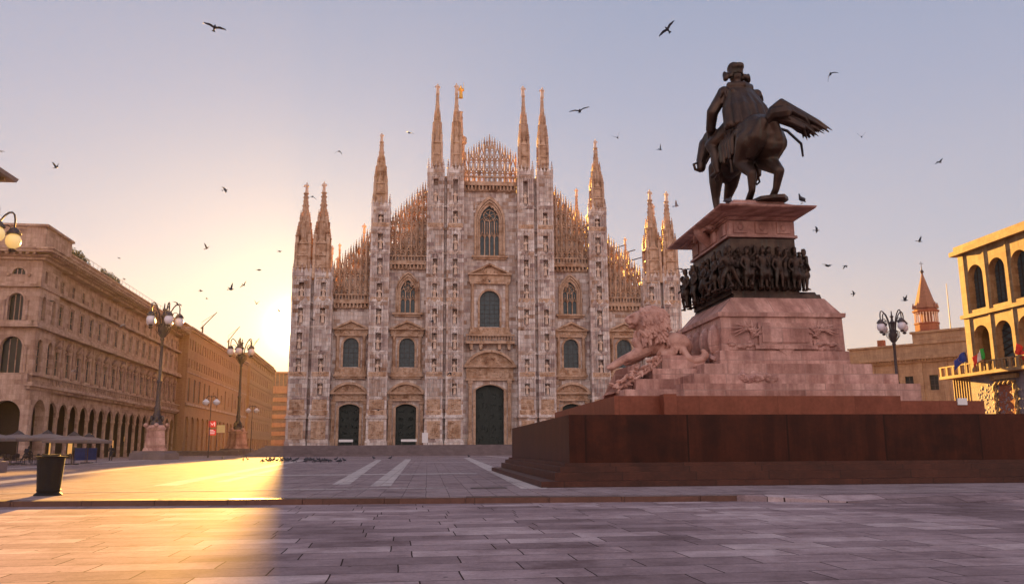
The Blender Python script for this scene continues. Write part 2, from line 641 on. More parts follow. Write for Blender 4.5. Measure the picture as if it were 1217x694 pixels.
def emit_mat(name, col, s):
    m, nd, ln, b = mat_new(name, 0.4)
    b.inputs['Base Color'].default_value = col + (1,)
    b.inputs['Emission Color'].default_value = col + (1,)
    b.inputs['Emission Strength'].default_value = s
    return m


REDLIT = emit_mat('red_light_box', (0.75, 0.03, 0.03), 0.07)
WHITELIT = emit_mat('white_light_letter', (0.9, 0.75, 0.7), 0.1)
CREAMSIGN = emit_mat('cream_sign', (0.75, 0.6, 0.3), 0.02)
SHOPLIT = emit_mat('lit_shop_window', (0.9, 0.45, 0.12), 0.10)


def paving(name, bw, bh, stops, mortar, rough, off=0.37, gloss_var=0.15, bmp=0.12, rot=0.0):
    m, nd, ln, b = mat_new(name, rough, 0, 0.003)
    t = nd.new('ShaderNodeTexCoord')
    mp = nd.new('ShaderNodeMapping')
    mp.inputs['Rotation'].default_value = (0, 0, rot)
    ln.new(t.outputs['Object'], mp.inputs[0])
    v = mp.outputs[0]
    wob = nd.new('ShaderNodeTexNoise'); wob.inputs['Scale'].default_value = 0.9; wob.inputs['Detail'].default_value = 3
    ln.new(v, wob.inputs['Vector'])
    sc1 = nd.new('ShaderNodeVectorMath'); sc1.operation = 'SCALE'; sc1.inputs['Scale'].default_value = 0.05
    ln.new(wob.outputs['Color'], sc1.inputs[0])
    ad = nd.new('ShaderNodeVectorMath'); ln.new(v, ad.inputs[0]); ln.new(sc1.outputs[0], ad.inputs[1])
    v = ad.outputs[0]
    # every course is shifted by its own random length
    sx = nd.new('ShaderNodeSeparateXYZ'); ln.new(v, sx.inputs[0])
    dv = nd.new('ShaderNodeMath'); dv.operation = 'DIVIDE'; ln.new(sx.outputs[1], dv.inputs[0]); dv.inputs[1].default_value = bh
    fl = nd.new('ShaderNodeMath'); fl.operation = 'FLOOR'; ln.new(dv.outputs[0], fl.inputs[0])
    wt = nd.new('ShaderNodeTexWhiteNoise'); wt.noise_dimensions = '1D'; ln.new(fl.outputs[0], wt.inputs['W'])
    sh_ = nd.new('ShaderNodeMath'); sh_.operation = 'MULTIPLY_ADD'; ln.new(wt.outputs['Value'], sh_.inputs[0]); sh_.inputs[1].default_value = bw; ln.new(sx.outputs[0], sh_.inputs[2])
    cb = nd.new('ShaderNodeCombineXYZ'); ln.new(sh_.outputs[0], cb.inputs[0]); ln.new(sx.outputs[1], cb.inputs[1])
    c, f = brick(nd, ln, cb.outputs[0], bw, bh, (0, 0, 0), (1, 1, 1), (0.5, 0.5, 0.5), mortar, 0.0)
    sp = nd.new('ShaderNodeSeparateColor'); ln.new(c, sp.inputs[0])
    big = noise(nd, ln, v, 0.22, 6, 0.6)
    a = nd.new('ShaderNodeMath'); a.operation = 'MULTIPLY_ADD'
    ln.new(sp.outputs[0], a.inputs[0]); a.inputs[1].default_value = 0.30; ln.new(big, a.inputs[2])
    s = nd.new('ShaderNodeMath'); s.operation = 'SUBTRACT'; ln.new(a.outputs[0], s.inputs[0]); s.inputs[1].default_value = 0.15
    col = rampn(nd, ln, s.outputs[0], stops)
    fine = noise(nd, ln, v, 26.0, 5, 0.75)
    mid = noise(nd, ln, v, 3.0, 6, 0.7)
    col = mixc(nd, ln, col, rampn(nd, ln, fine, [(0.3, (0.66, 0.66, 0.66)), (0.7, (1.15, 1.15, 1.15))]), 0.7, 'MULTIPLY')
    col = mixc(nd, ln, col, rampn(nd, ln, mid, [(0.35, (0.7, 0.68, 0.68)), (0.6, (1.05, 1.05, 1.05))]), 0.6, 'MULTIPLY')
    # trodden gum, spilt stains and odd replaced stones
    vo = nd.new('ShaderNodeTexVoronoi'); vo.inputs['Scale'].default_value = 1.9
    ln.new(v, vo.inputs['Vector'])
    gum = rampn(nd, ln, vo.outputs['Distance'], [(0.035, (1, 1, 1)), (0.055, (0, 0, 0))])
    col = mixc(nd, ln, col, (0.10, 0.075, 0.075), gum)
    stn = noise(nd, ln, v, 0.7, 8, 0.72)
    col = mixc(nd, ln, col, rampn(nd, ln, stn, [(0.36, (0.62, 0.58, 0.58)), (0.5, (1, 1, 1))]), 0.8, 'MULTIPLY')
    col = mixc(nd, ln, col, (0.055, 0.038, 0.036), f)
    ln.new(col, b.inputs['Base Color'])
    rr = nd.new('ShaderNodeMath'); rr.operation = 'MULTIPLY_ADD'
    ln.new(mid, rr.inputs[0]); rr.inputs[1].default_value = gloss_var; rr.inputs[2].default_value = rough - gloss_var / 2
    ln.new(rr.outputs[0], b.inputs['Roughness'])
    h1 = nd.new('ShaderNodeMath'); h1.operation = 'MULTIPLY_ADD'
    ln.new(f, h1.inputs[0]); h1.inputs[1].default_value = -1.6; ln.new(fine, h1.inputs[2])
    h2 = nd.new('ShaderNodeMath'); h2.operation = 'MULTIPLY_ADD'
    ln.new(mid, h2.inputs[0]); h2.inputs[1].default_value = 1.2; ln.new(h1.outputs[0], h2.inputs[2])
    bump(nd, ln, b, h2.outputs[0], bmp, 0.012)
    return m


ROADPAVE = paving('worn_gneiss_slabs', 1.3, 0.6, [(0.25, (0.23, 0.165, 0.17)), (0.42, (0.32, 0.235, 0.245)), (0.55, (0.41, 0.305, 0.315)), (0.68, (0.54, 0.425, 0.43)), (0.8, (0.34, 0.25, 0.25))], 0.009, 0.86, rot=R(-2))
PIAZZA = paving('piazza_slabs', 1.1, 0.55, [(0.25, (0.28, 0.21, 0.215)), (0.5, (0.37, 0.285, 0.285)), (0.75, (0.31, 0.235, 0.24))], 0.006, 0.86, rot=PI / 2)
PALEBAND = paving('pale_stone_band', 1.4, 0.7, [(0.25, (0.52, 0.45, 0.43)), (0.5, (0.60, 0.52, 0.50)), (0.75, (0.50, 0.43, 0.41))], 0.006, 0.86, rot=PI / 2)
KERBST = stone('kerb_granite', [(0.25, (0.10, 0.048, 0.034)), (0.5, (0.15, 0.07, 0.05)), (0.75, (0.12, 0.058, 0.042))], 1.6, 3.0, 0.012, 0.6, True, 0.1, 0.3, 0.8)

# ================================================================= the ground
ROADZ = -0.13
g = MB()
g.add([(-2500, -600, ROADZ), (2500, -600, ROADZ), (2500, 3500, ROADZ), (-2500, 3500, ROADZ)], [(0, 1, 2, 3)])
struct('ground', g, ROADPAVE)
KL = atz(-60, 595.5, 0.0)
KR = atz(700, 589.5, 0.0)
kd = (KR - KL).normalized()
K0, K1, KF = KL - kd * 60, KR + kd * 2.2, KR + kd * 140
g = MB()
g.prism_z([(K0.x, K0.y), (KF.x, KF.y), (KF.x, 900), (-400, 900), (-400, K0.y)], -0.3, 0.0)
struct('piazza', g, PIAZZA)
# kerb: stones 4 mm above the slabs, a real step down to the road; it sinks away towards the right
g = MB()
kn = Vector((-kd.y, kd.x, 0))
s = -60.0
while s < 26:
    L_ = 1.5 + rnd.random() * 0.5
    a = KR + kd * (s - 10)
    b_ = KR + kd * (s - 10 + L_ - 0.012)
    dz = rnd.uniform(0.003, 0.012)
    o1, o2 = -0.10 - rnd.random() * 0.012, 0.26
    q = [a + kn * o1, b_ + kn * o1, b_ + kn * o2, a + kn * o2]
    g.hexa([(p.x, p.y, -0.3) for p in q] + [(p.x, p.y, dz - (0.012 if i < 2 else 0)) for i, p in enumerate(q)])
    s += L_
struct('kerb', g, KERBST)
# ramp where the pavement is lowered to the road
g = MB()
a, b_, c_ = atz(840, 587, -0.12), atz(1300, 596, -0.12), atz(1300, 575, 0.0)
p0, p1 = KR + kd * 3.4 - kn * 0.115, KR + kd * 26 - kn * 0.115
g.add([(p0.x, p0.y, 0.016), (p1.x, p1.y, 0.016), (p1.x + 0.5, p1.y - 3.2, -0.126), (p0.x + 2.6, p0.y - 1.2, -0.126), (p0.x, p0.y, -.14)], [(0, 3, 2, 1), (0, 4, 3)])
struct('dropped_kerb', g, ROADPAVE)
# pale bands laid in the piazza
g = MB()


def band(p, q, w, z=0.004):
    p, q = Vector(p), Vector(q)
    d = (q - p).normalized()
    n_ = Vector((-d.y, d.x)) * w / 2
    g.add([(p.x - n_.x, p.y - n_.y, z), (q.x - n_.x, q.y - n_.y, z), (q.x + n_.x, q.y + n_.y, z), (p.x + n_.x, p.y + n_.y, z)], [(0, 3, 2, 1)])


def slope_band(x_at, y0, y1, w, z=0.004, sl=-0.045):
    band((x_at + sl * y0, y0), (x_at + sl * y1, y1), w, z)


for a_, b_, w in (((195, 577), (325, 553), .75), ((262, 573), (331, 557), .45), ((-40, 577.5), (190, 552), .8), ((405, 575.5), (440, 553), .55), ((452, 577.5), (479, 551.5), .62),
                  ((636, 580.5), (564, 548), .75), ((-40, 560), (150, 548), .8)):
    p_, q_ = atz(*a_), atz(*b_)
    d_ = (q_ - p_).normalized()
    q_ = q_ + d_ * (30 if q_.y > 40 and a_[0] != 262 else 4)
    band((p_.x, p_.y), (q_.x, q_.y), w)
for x_at in (14.0, 24.0):
    slope_band(x_at, 52, 125, .9)
band((-14, 24.1), (0.6, 24.5), 0.32, 0.008)
for yb, xa_, xb_ in ((38, -9, 2.2), (70, -30, 30), (96, -30, 30), (122, -30, 30)):
    band((xa_, yb), (xb_, yb + 0.3), 1.3, 0.008)
struct('paving_bands', g, PALEBAND)

# small iron drain grate in the paving
pa, pb = atz(560, 580.5), atz(598, 577.5)
GR = thing('drain_grate', 'flat dark iron drain grate set in the paving before the monument', 'drain', (pa.x, pa.y, .0))
gw, gl = pb.x - pa.x, .5
m = MB()
for x0_, x1_, y0_, y1_ in ((0, gw, 0, .05), (0, gw, gl - .05, gl), (0, .05, .05, gl - .05), (gw - .05, gw, .05, gl - .05)):
    m.box(x0_, x1_, y0_, y1_, -.02, .014)
m.build('rim', IRON, GR)
m = MB()
n = int(gw / .06)
for i in range(n):
    m.box(.055 + (gw - .11) * i / n, .055 + (gw - .11) * (i + .55) / n, .05, gl - .05, -.02, .012)
m.build('bars', IRON, GR)

# ================================================================= the cathedral
CATH = thing('cathedral', 'huge pale marble gothic cathedral with a spired gabled front and bronze doors', 'cathedral', (10.6, 146, 0))
Z0 = 1.7
g = MB()
for i in range(8):
    e = (8 - i) * 0.42
    g.box(-36 - e, 36 + e, -6.2 - e, 3.0 - i * 0.01, i * 0.21, (i + 1) * 0.21 + (0.02 if i == 7 else 0))
g.build('steps', STEPST, CATH)


def statue_mb(h=1.8, seed=0):
    """robed stone saint, feet at the origin, facing -y"""
    r_ = random.Random(seed)
    m = MB()
    lean = r_.uniform(-.04, .04)
    m.lathe([(0.17 * h, 0), (0.15 * h, 0.12 * h), (0.125 * h, 0.4 * h), (0.13 * h, 0.58 * h), (0.15 * h, 0.74 * h), (0.11 * h, 0.82 * h), (0.045 * h, 0.85 * h)], lean * h, 0, 7, 0, 1.0, 0.8)
    m.ball((lean * h, -0.02 * h, 0.92 * h), (0.062 * h, 0.068 * h, 0.082 * h), 7, 5)
    for s_ in (-1, 1):
        el = (s_ * (0.19 + r_.random() * 0.03) * h, -0.05 * h, (0.56 + r_.random() * .06) * h)
        m.tube([(s_ * 0.14 * h, 0, 0.77 * h), el, (s_ * r_.uniform(-.02, .1) * h, -0.17 * h, r_.uniform(.52, .7) * h)], [0.05 * h, 0.045 * h, 0.03 * h], 5)
    m.tube([(-.06 * h, -.14 * h, 0.02), (-.02 * h, -.13 * h, .35 * h), (.05 * h, -.12 * h, .6 * h)], [0.035 * h, 0.03 * h, .02 * h], 4)
    return m


STAT = [statue_mb(1.8, k).mesh('statue', FIGST, 60) for k in range(6)]


def niche_statue(parent, x, y, z, h=1.8, rz=0.0):
    o = link('statue', STAT[rnd.randrange(6)], parent, (x, y, z), rz)
    o.scale = (h / 1.8,) * 3
    return o


def relief_cluster(m, x0, x1, z0, z1, y, n, dep=0.22):
    """carved figures and foliage standing out of a panel"""
    for _ in range(n):
        x, z = rnd.uniform(x0, x1), rnd.uniform(z0, z1)
        if rnd.random() < 0.45:
            h = rnd.uniform(.5, .9) * (z1 - z0) * 0.7
            zb = rnd.uniform(z0, max(z0 + .01, z1 - h))
            m.caps((x, y, zb + .08), (x + rnd.uniform(-.1, .1), y - .03, zb + h * .7), .13, .1, 5)
            m.ball((x, y - .08, zb + h * .9), .09, 6, 4)
        else:
            m.ball((x, y, z), (rnd.uniform(.08, .22), rnd.uniform(.06, dep), rnd.uniform(.08, .2)), 6, 4)


def relief_obj(parent, x0, x1, z0, z1, y, n, dep=0.22):
    m = MB()
    m.box(x0 - .08, x1 + .08, y - .05, y + .06, z0 - .05, z1 + .05)
    relief_cluster(m, x0, x1, z0, z1, y - .05, n, dep)
    return m.build('relief', MARBLE2, parent, 50)


def gablet(m, x, w, z, h, y0, y1):
    m.prism_y([(x - w / 2, z), (x + w / 2, z), (x, z + h)], y0, y1)
    m.lathe([(.05, z + h - .1), (.11, z + h + .12), (.05, z + h + .25), (.02, z + h + .5)], x, (y0 + y1) / 2, 5)


def pinnacle(m, x, y, z0, z1, w, n=4, crock=True):
    h = z1 - z0
    rot = PI / 4 if n == 4 else 0
    r_ = w * (0.707 if n == 4 else 0.55)
    m.lathe([(r_, z0), (r_, z0 + h * .36), (r_ * 1.25, z0 + h * .38), (r_ * 1.2, z0 + h * .42), (r_ * .82, z0 + h * .44), (r_ * .16, z0 + h * .93)], x, y, n, rot)
    if crock:
        for k in range(1, 4):
            zz = z0 + h * (.44 + .12 * k)
            rr = r_ * (.82 - .16 * k)
            m.lathe([(rr * .8, zz - .06), (rr * 1.5 + .03, zz), (rr * .8, zz + .07)], x, y, 4, 0 if k % 2 else PI / 4)
    m.lathe([(r_ * .1, z0 + h * .9), (r_ * .38 + .02, z0 + h * .945), (r_ * .12, z0 + h * .965), (r_ * .25, z0 + h * .98), (.02, z1)], x, y, 5)


def buttress(xl, xr, ztop, proj, piers, name='buttress'):
    m = MB()
    w = xr - xl
    n = piers
    gap = 0.55
    pw = (w - gap * (n - 1)) / n
    m.box(xl + 0.25, xr - 0.25, -proj + 0.9, 0.6, Z0, ztop - 0.3)
    stat = []
    tiers = [6.6, 9.6, 13.0, 17.2, 21.6, 25.8, 30.2, 34.6, 39.0, 43.2, 47.2]
    tiers = [t for t in tiers if t < ztop - 2.0] + [ztop]
    fr = []
    for k in range(n):
        a = xl + k * (pw + gap)
        b2 = a + pw
        c = (a + b2) / 2
        m.box(a + .12, b2 - .12, -proj + .95, 0.4, Z0, ztop)
        m.box(a + .12, b2 - .12, -proj + .22, -proj + .951, Z0, 6.6)
        m.add([(a + .12, -proj + .22, 6.6), (a + .12, -proj + .951, 6.6), (a + .12, -proj + .951, ztop), (a + .12, -proj + .22, ztop)], [(0, 1, 2, 3)])
        m.add([(b2 - .12, -proj + .22, 6.6), (b2 - .12, -proj + .951, 6.6), (b2 - .12, -proj + .951, ztop), (b2 - .12, -proj + .22, ztop)], [(0, 3, 2, 1)])
        m.add([(a + .12, -proj + .22, ztop), (b2 - .12, -proj + .22, ztop), (b2 - .12, -proj + .95, ztop), (a + .12, -proj + .95, ztop)], [(0, 1, 2, 3)])
        # plinth
        m.box(a - .18, b2 + .18, -proj - .42, .3, Z0, Z0 + .75)
        m.box(a - .05, b2 + .05, -proj - .25, .3, Z0 + .75, 6.1)
        m.box(a - .22, b2 + .22, -proj - .5, .3, 6.1, 6.32)
        m.box(a - .12, b2 + .12, -proj - .36, .3, 6.32, 6.58)
        fr.append((a + .45, b2 - .45, Z0 + 1.1, 5.6, -proj - .32, 20))
        fr.append((a + .3, b2 - .3, 6.9, 9.2, -proj + .18, 20))
        # angle shafts
        for sx in (a + .16, b2 - .16):
            m.lathe([(.25, 6.58), (.21, 7.0), (.20, ztop - .6), (.26, ztop - .2), (.26, ztop)], sx, -proj + .16, 8)
        for sx in (a + pw * .32, b2 - pw * .32):
            m.lathe([(.13, 9.8), (.12, ztop - .6)], sx, -proj + .13, 6)
        for i, (ta, tb) in enumerate(zip(tiers[:-1], tiers[1:])):
            # string course, corbelled
            m.box(a - .05, b2 + .05, -proj + .02, .35, tb - .2, tb)
            m.box(a - .02, b2 + .02, -proj + .10, .35, tb - .34, tb - .2)
            if i % 3 == 2 or i == 0:
                m.box(a - .04, b2 + .04, -proj + .0, .35, ta + .0, ta + .9)
                fr.append((a + .2, b2 - .2, ta + .15, ta + .8, -proj, 9, .12))
            if tb - ta > 3.3 and i >= 1 and rnd.random() < .82:
                # statue on a console under a canopy, shallow niche behind
                zc = ta + .55
                bay(m, a + .12, b2 - .12, ta, tb, (c - .5, c + .5, zc, tb - 1.5, 'pointed'), -proj + .22, .728)
                m.lathe([(.08, zc - .5), (.30, zc - .12), (.42, zc)], c, -proj + .2, 7)
                stat.append((c, -proj + .28, zc, min(2.0, tb - ta - 1.7)))
                zn = tb - 1.15
                m.lathe([(.42, zn), (.48, zn + .18), (.34, zn + .22), (.22, zn + .5), (.06, zn + .95), (.02, zn + 1.25)], c, -proj + .12, 6)
                arch_bar(m, a + pw * .2, b2 - pw * .2, tb - 1.3, 'pointed', -proj + .16, .085, 4, ta + .2, 4)
            elif i >= 1:
                bay(m, a + .12, b2 - .12, ta, tb, None, -proj + .22)
                for q in (-1, 1):
                    arch_bar(m, c + q * pw * .18 - pw * .15, c + q * pw * .18 + pw * .15, tb - .95, 'pointed', -proj + .18, .07, 4, ta + .2, 4)
            else:
                bay(m, a + .12, b2 - .12, ta, tb, None, -proj + .22)
            # blind gablets over the course
            if i in (2, 4, 6, 8) and tb < ztop - 1:
                for q in (-.5, .5):
                    gablet(m, c + q * pw * .5, pw * .42, tb, .85, -proj - .093, -proj + .12)
        # side faces: small courses read in silhouette
        gablet(m, a + pw * .27, pw * .48, ztop, 1.5, -proj - .08, -proj + .35)
        gablet(m, b2 - pw * .27, pw * .48, ztop, 1.5, -proj - .08, -proj + .35)
        for sx in (a + .15, b2 - .15):
            pinnacle(m, sx, -proj + .2, ztop, ztop + 2.7, .42)
        pinnacle(m, c, -proj + .2, ztop, ztop + 2.2, .36)
    # gutters / dark joints between the piers: recessed shafts
    for k in range(n - 1):
        c = xl + (k + 1) * pw + k * gap + gap / 2
        m.lathe([(.15, Z0), (.13, ztop - .5)], c, -proj + .8, 6)
        for t in tiers[1:-1]:
            m.box(c - .3, c + .3, -proj + .45, -proj + .9, t - .3, t)
    o = m.build(name, MARBLE, CATH, 35)
    for q in fr:
        relief_obj(o, *q)
    for x, y, z, h in stat:
        niche_statue(o, x, y, z, h)
    return o


def spire(x, y, z0, z1, w, name='spire', gold=False):
    m = MB()
    h = z1 - z0
    za, zb, zc = z0 + h * .36, z0 + h * .58, z0 + h * .885
    r4 = PI / 4
    m.lathe([(w * .70, z0), (w * .66, z0 + .4), (w * .62, za)], x, y, 4, r4)
    for t in (.33, .66, 1.0):
        zz = z0 + (za - z0) * t
        m.box(x - w * .53, x + w * .53, y - w * .53, y + w * .53, zz - .22, zz)
    for dx, dy in ((-1, -1), (1, -1), (1, 1), (-1, 1)):
        m.lathe([(w * .13, z0), (w * .12, za)], x + dx * w * .46, y + dy * w * .46, 6)
        pinnacle(m, x + dx * w * .43, y + dy * w * .43, za, za + h * .17, w * .22)
        pinnacle(m, x + dx * w * .27, y + dy * w * .27, zb - h * .02, zb + h * .12, w * .15)
    for fy in (-1, 1):
        for t0, t1 in ((.05, .30), (.36, .63), (.70, .98)):
            arch_bar(m, x - w * .3, x + w * .3, z0 + (za - z0) * (t1 - .12), 'pointed', y + fy * w * .48, .06, 4, z0 + (za - z0) * t0, 3)
        gablet(m, x, w * .55, za, h * .07, y + fy * w * .45 - .06, y + fy * w * .45 + .06)
    m.lathe([(w * .42, za), (w * .40, zb - .15), (w * .46, zb - .1), (w * .46, zb)], x, y, 8, PI / 8)
    for k in range(8):
        a = 2 * PI * k / 8
        m.lathe([(w * .05, za), (w * .05, zb)], x + w * .43 * math.cos(a), y + w * .43 * math.sin(a), 4)
    m.lathe([(w * .30, zb), (w * .22, zb + (zc - zb) * .3), (w * .24, zb + (zc - zb) * .32), (w * .13, zc - .3), (w * .2, zc - .12), (w * .2, zc)], x, y, 8)
    for k in range(1, 7):
        q = k / 7
        zz = zb + (zc - zb) * q
        rr = w * (.30 - .17 * q)
        for d in range(4):
            a = d * PI / 2 + r4 * (k % 2)
            m.ball((x + rr * math.cos(a), y + rr * math.sin(a), zz), (w * .06, w * .06, w * .08), 4, 3)
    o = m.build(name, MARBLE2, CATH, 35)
    s_ = link('statue', STAT[rnd.randrange(6)], o, (x, y, zc))
    s_.scale = ((z1 - zc) / 1.8,) * 3
    return o


# ---- buttresses and the spires on them
for s_ in (-1, 1):
    lo, hi = sorted((s_ * 4.75, s_ * 11.15))
    buttress(lo, hi, 49.0, 3.0, 2)
    lo, hi = sorted((s_ * 17.55, s_ * 20.8))
    buttress(lo, hi, 42.4, 2.5, 1)
    lo, hi = sorted((s_ * 27.05, s_ * 33.85))
    buttress(lo, hi, 30.2, 2.6, 2)
    for x, z in ((6.1, 66.6), (9.55, 66.4)):
        spire(s_ * x, -1.6, 48.6, z, 1.75)
    spire(s_ * 19.4, -1.2, 41.8, 56.8, 2.1)
    spire(s_ * 29.2, -1.3, 29.8, 47.4, 2.55)
    spire(s_ * 32.3, -1.2, 29.8, 47.2, 2.45)
spire(31.6, 5.5, 30, 46.8, 1.9)
# thinner spires that rise from the roofs behind
for x, y, z0_, z1_, w in ((-27.2, 8, 27, 38.6, 1.1), (-23.0, 10, 27, 43, 1.2), (7.9, 12, 46, 64.5, 1.3), (17.7, 10, 36, 51, 1.5), (26.9, 9, 28, 41, 1.2),
                          (-30, 20, 26, 41, 1.2), (-30, 30, 26, 41, 1.2), (30, 20, 26, 41, 1.2), (30, 30, 26, 41, 1.2)):
    spire(x, y, z0_, z1_, w)

# ---- the wall, bay by bay
wall = MB()
OP_DOOR_C = (-2.45, 2.45, Z0, 11.0, 'seg')
OP_WIN_C = (-1.75, 1.75, 22.0, 26.7, 'round')
OP_GOT_C = (-1.75, 1.75, 34.8, 41.0, 'pointed')
WY = 0.0
bay(wall, -4.85, 4.85, Z0, 20.0, OP_DOOR_C, WY, 1.3)
bay(wall, -4.85, 4.85, 20.0, 33.6, OP_WIN_C, WY, .7)
bay(wall, -4.85, 4.85, 33.6, 48.0, OP_GOT_C, WY, .8)
BAYS = []
for s_ in (-1, 1):
    for c, x0, x1, tall in ((14.35, 11.05, 17.65, True), (23.9, 20.7, 27.15, False)):
        c *= s_
        a, b2 = sorted((s_ * x0, s_ * x1))
        od = (c - 1.72, c + 1.72, Z0, 8.0, 'seg')
        ow = (c - 1.32, c + 1.32, 14.9, 18.6, 'round')
        bay(wall, a, b2, Z0, 12.4, od, WY, 1.0)
        bay(wall, a, b2, 12.4, 23.2, ow, WY, .6)
        if tall:
            og = (c - 1.28, c + 1.28, 24.4, 28.0, 'pointed')
            bay(wall, a, b2, 23.2, 34.0, og, WY, .7)
        else:
            og = None
            bay(wall, a, b2, 23.2, 27.0, None, WY)
        BAYS.append((c, a, b2, tall, od, ow, og, s_))
wall.build('facade_wall', MARBLE, CATH)


def statues_band(parent, x0, x1, y, z, n, h):
    for k in range(n):
        niche_statue(parent, x0 + (x1 - x0) * (k + .5) / n, y, z, h)


def portal(c, od, half, zl, zp, zpk, big=False):
    """door surround: pilasters, lintel with carving, segmental pediment"""
    m = MB()
    x0, x1, zb, zs, kind = od
    arch_band(m, x0, x1, zb, zs, kind, -.28, .02, .42)
    for sx in (x0 - .95, x1 + .95):
        m.box(sx - .42, sx + .42, -.55, .02, zb, zb + 1.0)
        m.box(sx - .3, sx + .3, -.42, .02, zb + 1.0, zl - .5)
        m.box(sx - .42, sx + .42, -.55, .02, zl - .5, zl)
    m.box(c - half, c + half, -.6, .02, zl, zl + .3)
    m.box(c - half + .2, c + half - .2, -.4, .02, zl + .3, zp - .35)
    m.box(c - half - .25, c + half + .25, -1.0, .02, zp - .35, zp)
    # segmental pediment ring
    w, h = half + .2, zpk - zp
    r_ = (w * w + h * h) / (2 * h)
    a = math.asin(min(1, w / r_))
    outer = [(c + r_ * math.sin(-a + 2 * a * i / 14), zp + h - r_ + r_ * math.cos(-a + 2 * a * i / 14)) for i in range(15)]
    t = .42
    r2 = r_ - t
    a2 = math.acos(min(1, (r_ - h) / r2))
    inner = [(c + r2 * math.sin(-a2 + 2 * a2 * i / 14), zp + h - r_ + r2 * math.cos(-a2 + 2 * a2 * i / 14)) for i in range(15)]
    for i in range(14):
        p = [outer[i], outer[i + 1], inner[i + 1], inner[i]]
        m.prism_y(p, -.95, .02)
    m.prism_y(inner, -.2, .02)
    o = m.build('portal', MARBLE2, CATH, 30)
    relief_obj(o, c - half * .6, c + half * .6, zp + .2, zp + h * .62, -.22, 26 if big else 14)
    relief_obj(o, c - half * .85, c + half * .85, zl + .45, zp - .5, -.40, 26 if big else 14)
    for sx in (x0 - .95, x1 + .95):
        relief_obj(o, sx - .2, sx + .2, zb + 1.4, zl - .8, -.42, 16, .1)
    return o


def door_leaf(od):
    m = pane(od, .95 if od[1] - od[0] > 4 else .7)
    x0, x1, zb, zs, kind = od
    y = (.95 if od[1] - od[0] > 4 else .7) - .06
    c = (x0 + x1) / 2
    for x in (c,):
        m.box(x - .05, x + .05, y - .02, y + .08, zb, zs + .2)
    rows = 5
    for q in (0, 1):
        for r_ in range(rows):
            za, zz = zb + (zs - zb) * r_ / rows + .12, zb + (zs - zb) * (r_ + 1) / rows - .12
            xa, xb = (x0 + .15, c - .15) if q == 0 else (c + .15, x1 - .15)
            m.box(xa, xb, y, y + .08, za, zz)
            relief_cluster(m, xa + .2, xb - .2, za + .2, zz - .2, y, 5, .1)
    return m.build('door', DOORM, CATH)


def aedicule(c, ow, half, z_sill, zent, zbase, zapex):
    m = MB()
    x0, x1, zb, zs, kind = ow
    arch_band(m, x0, x1, zb, zs, kind, -.22, .02, .34)
    m.box(c - half, c + half, -.75, .02, z_sill - .35, z_sill)
    m.box(c - half + .3, c + half - .3, -.5, .02, z_sill - .7, z_sill - .35)
    m.box(c - half + .2, c + half - .2, -.35, .02, z_sill, zb - .12)
    for sx in (-1, 1):
        x = c + sx * (half - .62)
        m.box(x - .36, x + .36, -.6, .02, z_sill, z_sill + .5)
        m.lathe([(.26, z_sill + .5), (.23, z_sill + 1.2), (.21, zent - .5), (.34, zent - .1), (.34, zent)], x, -.32, 10)
        m.box(x - .3, x + .3, -.2, .02, z_sill + .5, zent)
    m.box(c - half + .15, c + half - .15, -.62, .02, zent, zent + .35)
    m.box(c - half, c + half, -.5, .02, zent + .35, zbase - .22)
    m.box(c - half - .2, c + half + .2, -.95, .02, zbase - .22, zbase)
    w = half + .2
    t = .38
    m.prism_y([(c - w, zbase), (c - w + t * 1.4, zbase), (c, zapex - t), (c, zapex)], -.9, .02)
    m.prism_y([(c + w, zbase), (c, zapex), (c, zapex - t), (c + w - t * 1.4, zbase)], -.9, .02)
    m.prism_y([(c - w + t, zbase), (c + w - t, zbase), (c, zapex - t * .8)], -.25, .02)
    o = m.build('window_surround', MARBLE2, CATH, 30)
    relief_obj(o, c - half * .4, c + half * .4, zbase + .12, zbase + (zapex - zbase) * .45, -.26, 9)
    relief_obj(o, c - half * .7, c + half * .7, zent + .45, zbase - .32, -.5, 12, .12)
    relief_obj(o, c - half * .7, c + half * .7, z_sill + .15, zb - .25, -.35, 10, .1)
    return o


def window(ow, y, nx=3, nz=6):
    o = pane(ow, y).build('window', GLASSB, CATH)
    x0, x1, zb, zs, kind = ow
    m = MB()
    top = zs + (x1 - x0) / 2 * .95
    for i in range(1, nx):
        x = x0 + (x1 - x0) * i / nx
        m.box(x - .035, x + .035, y - .07, y - .003, zb, top - .25)
    for i in range(1, nz):
        z = zb + (top - zb) * i / nz
        m.box(x0 - .02, x1 + .02, y - .055, y - .008, z - .03, z + .03)
    m.build('glazing_bars', LEAD, o)
    return o


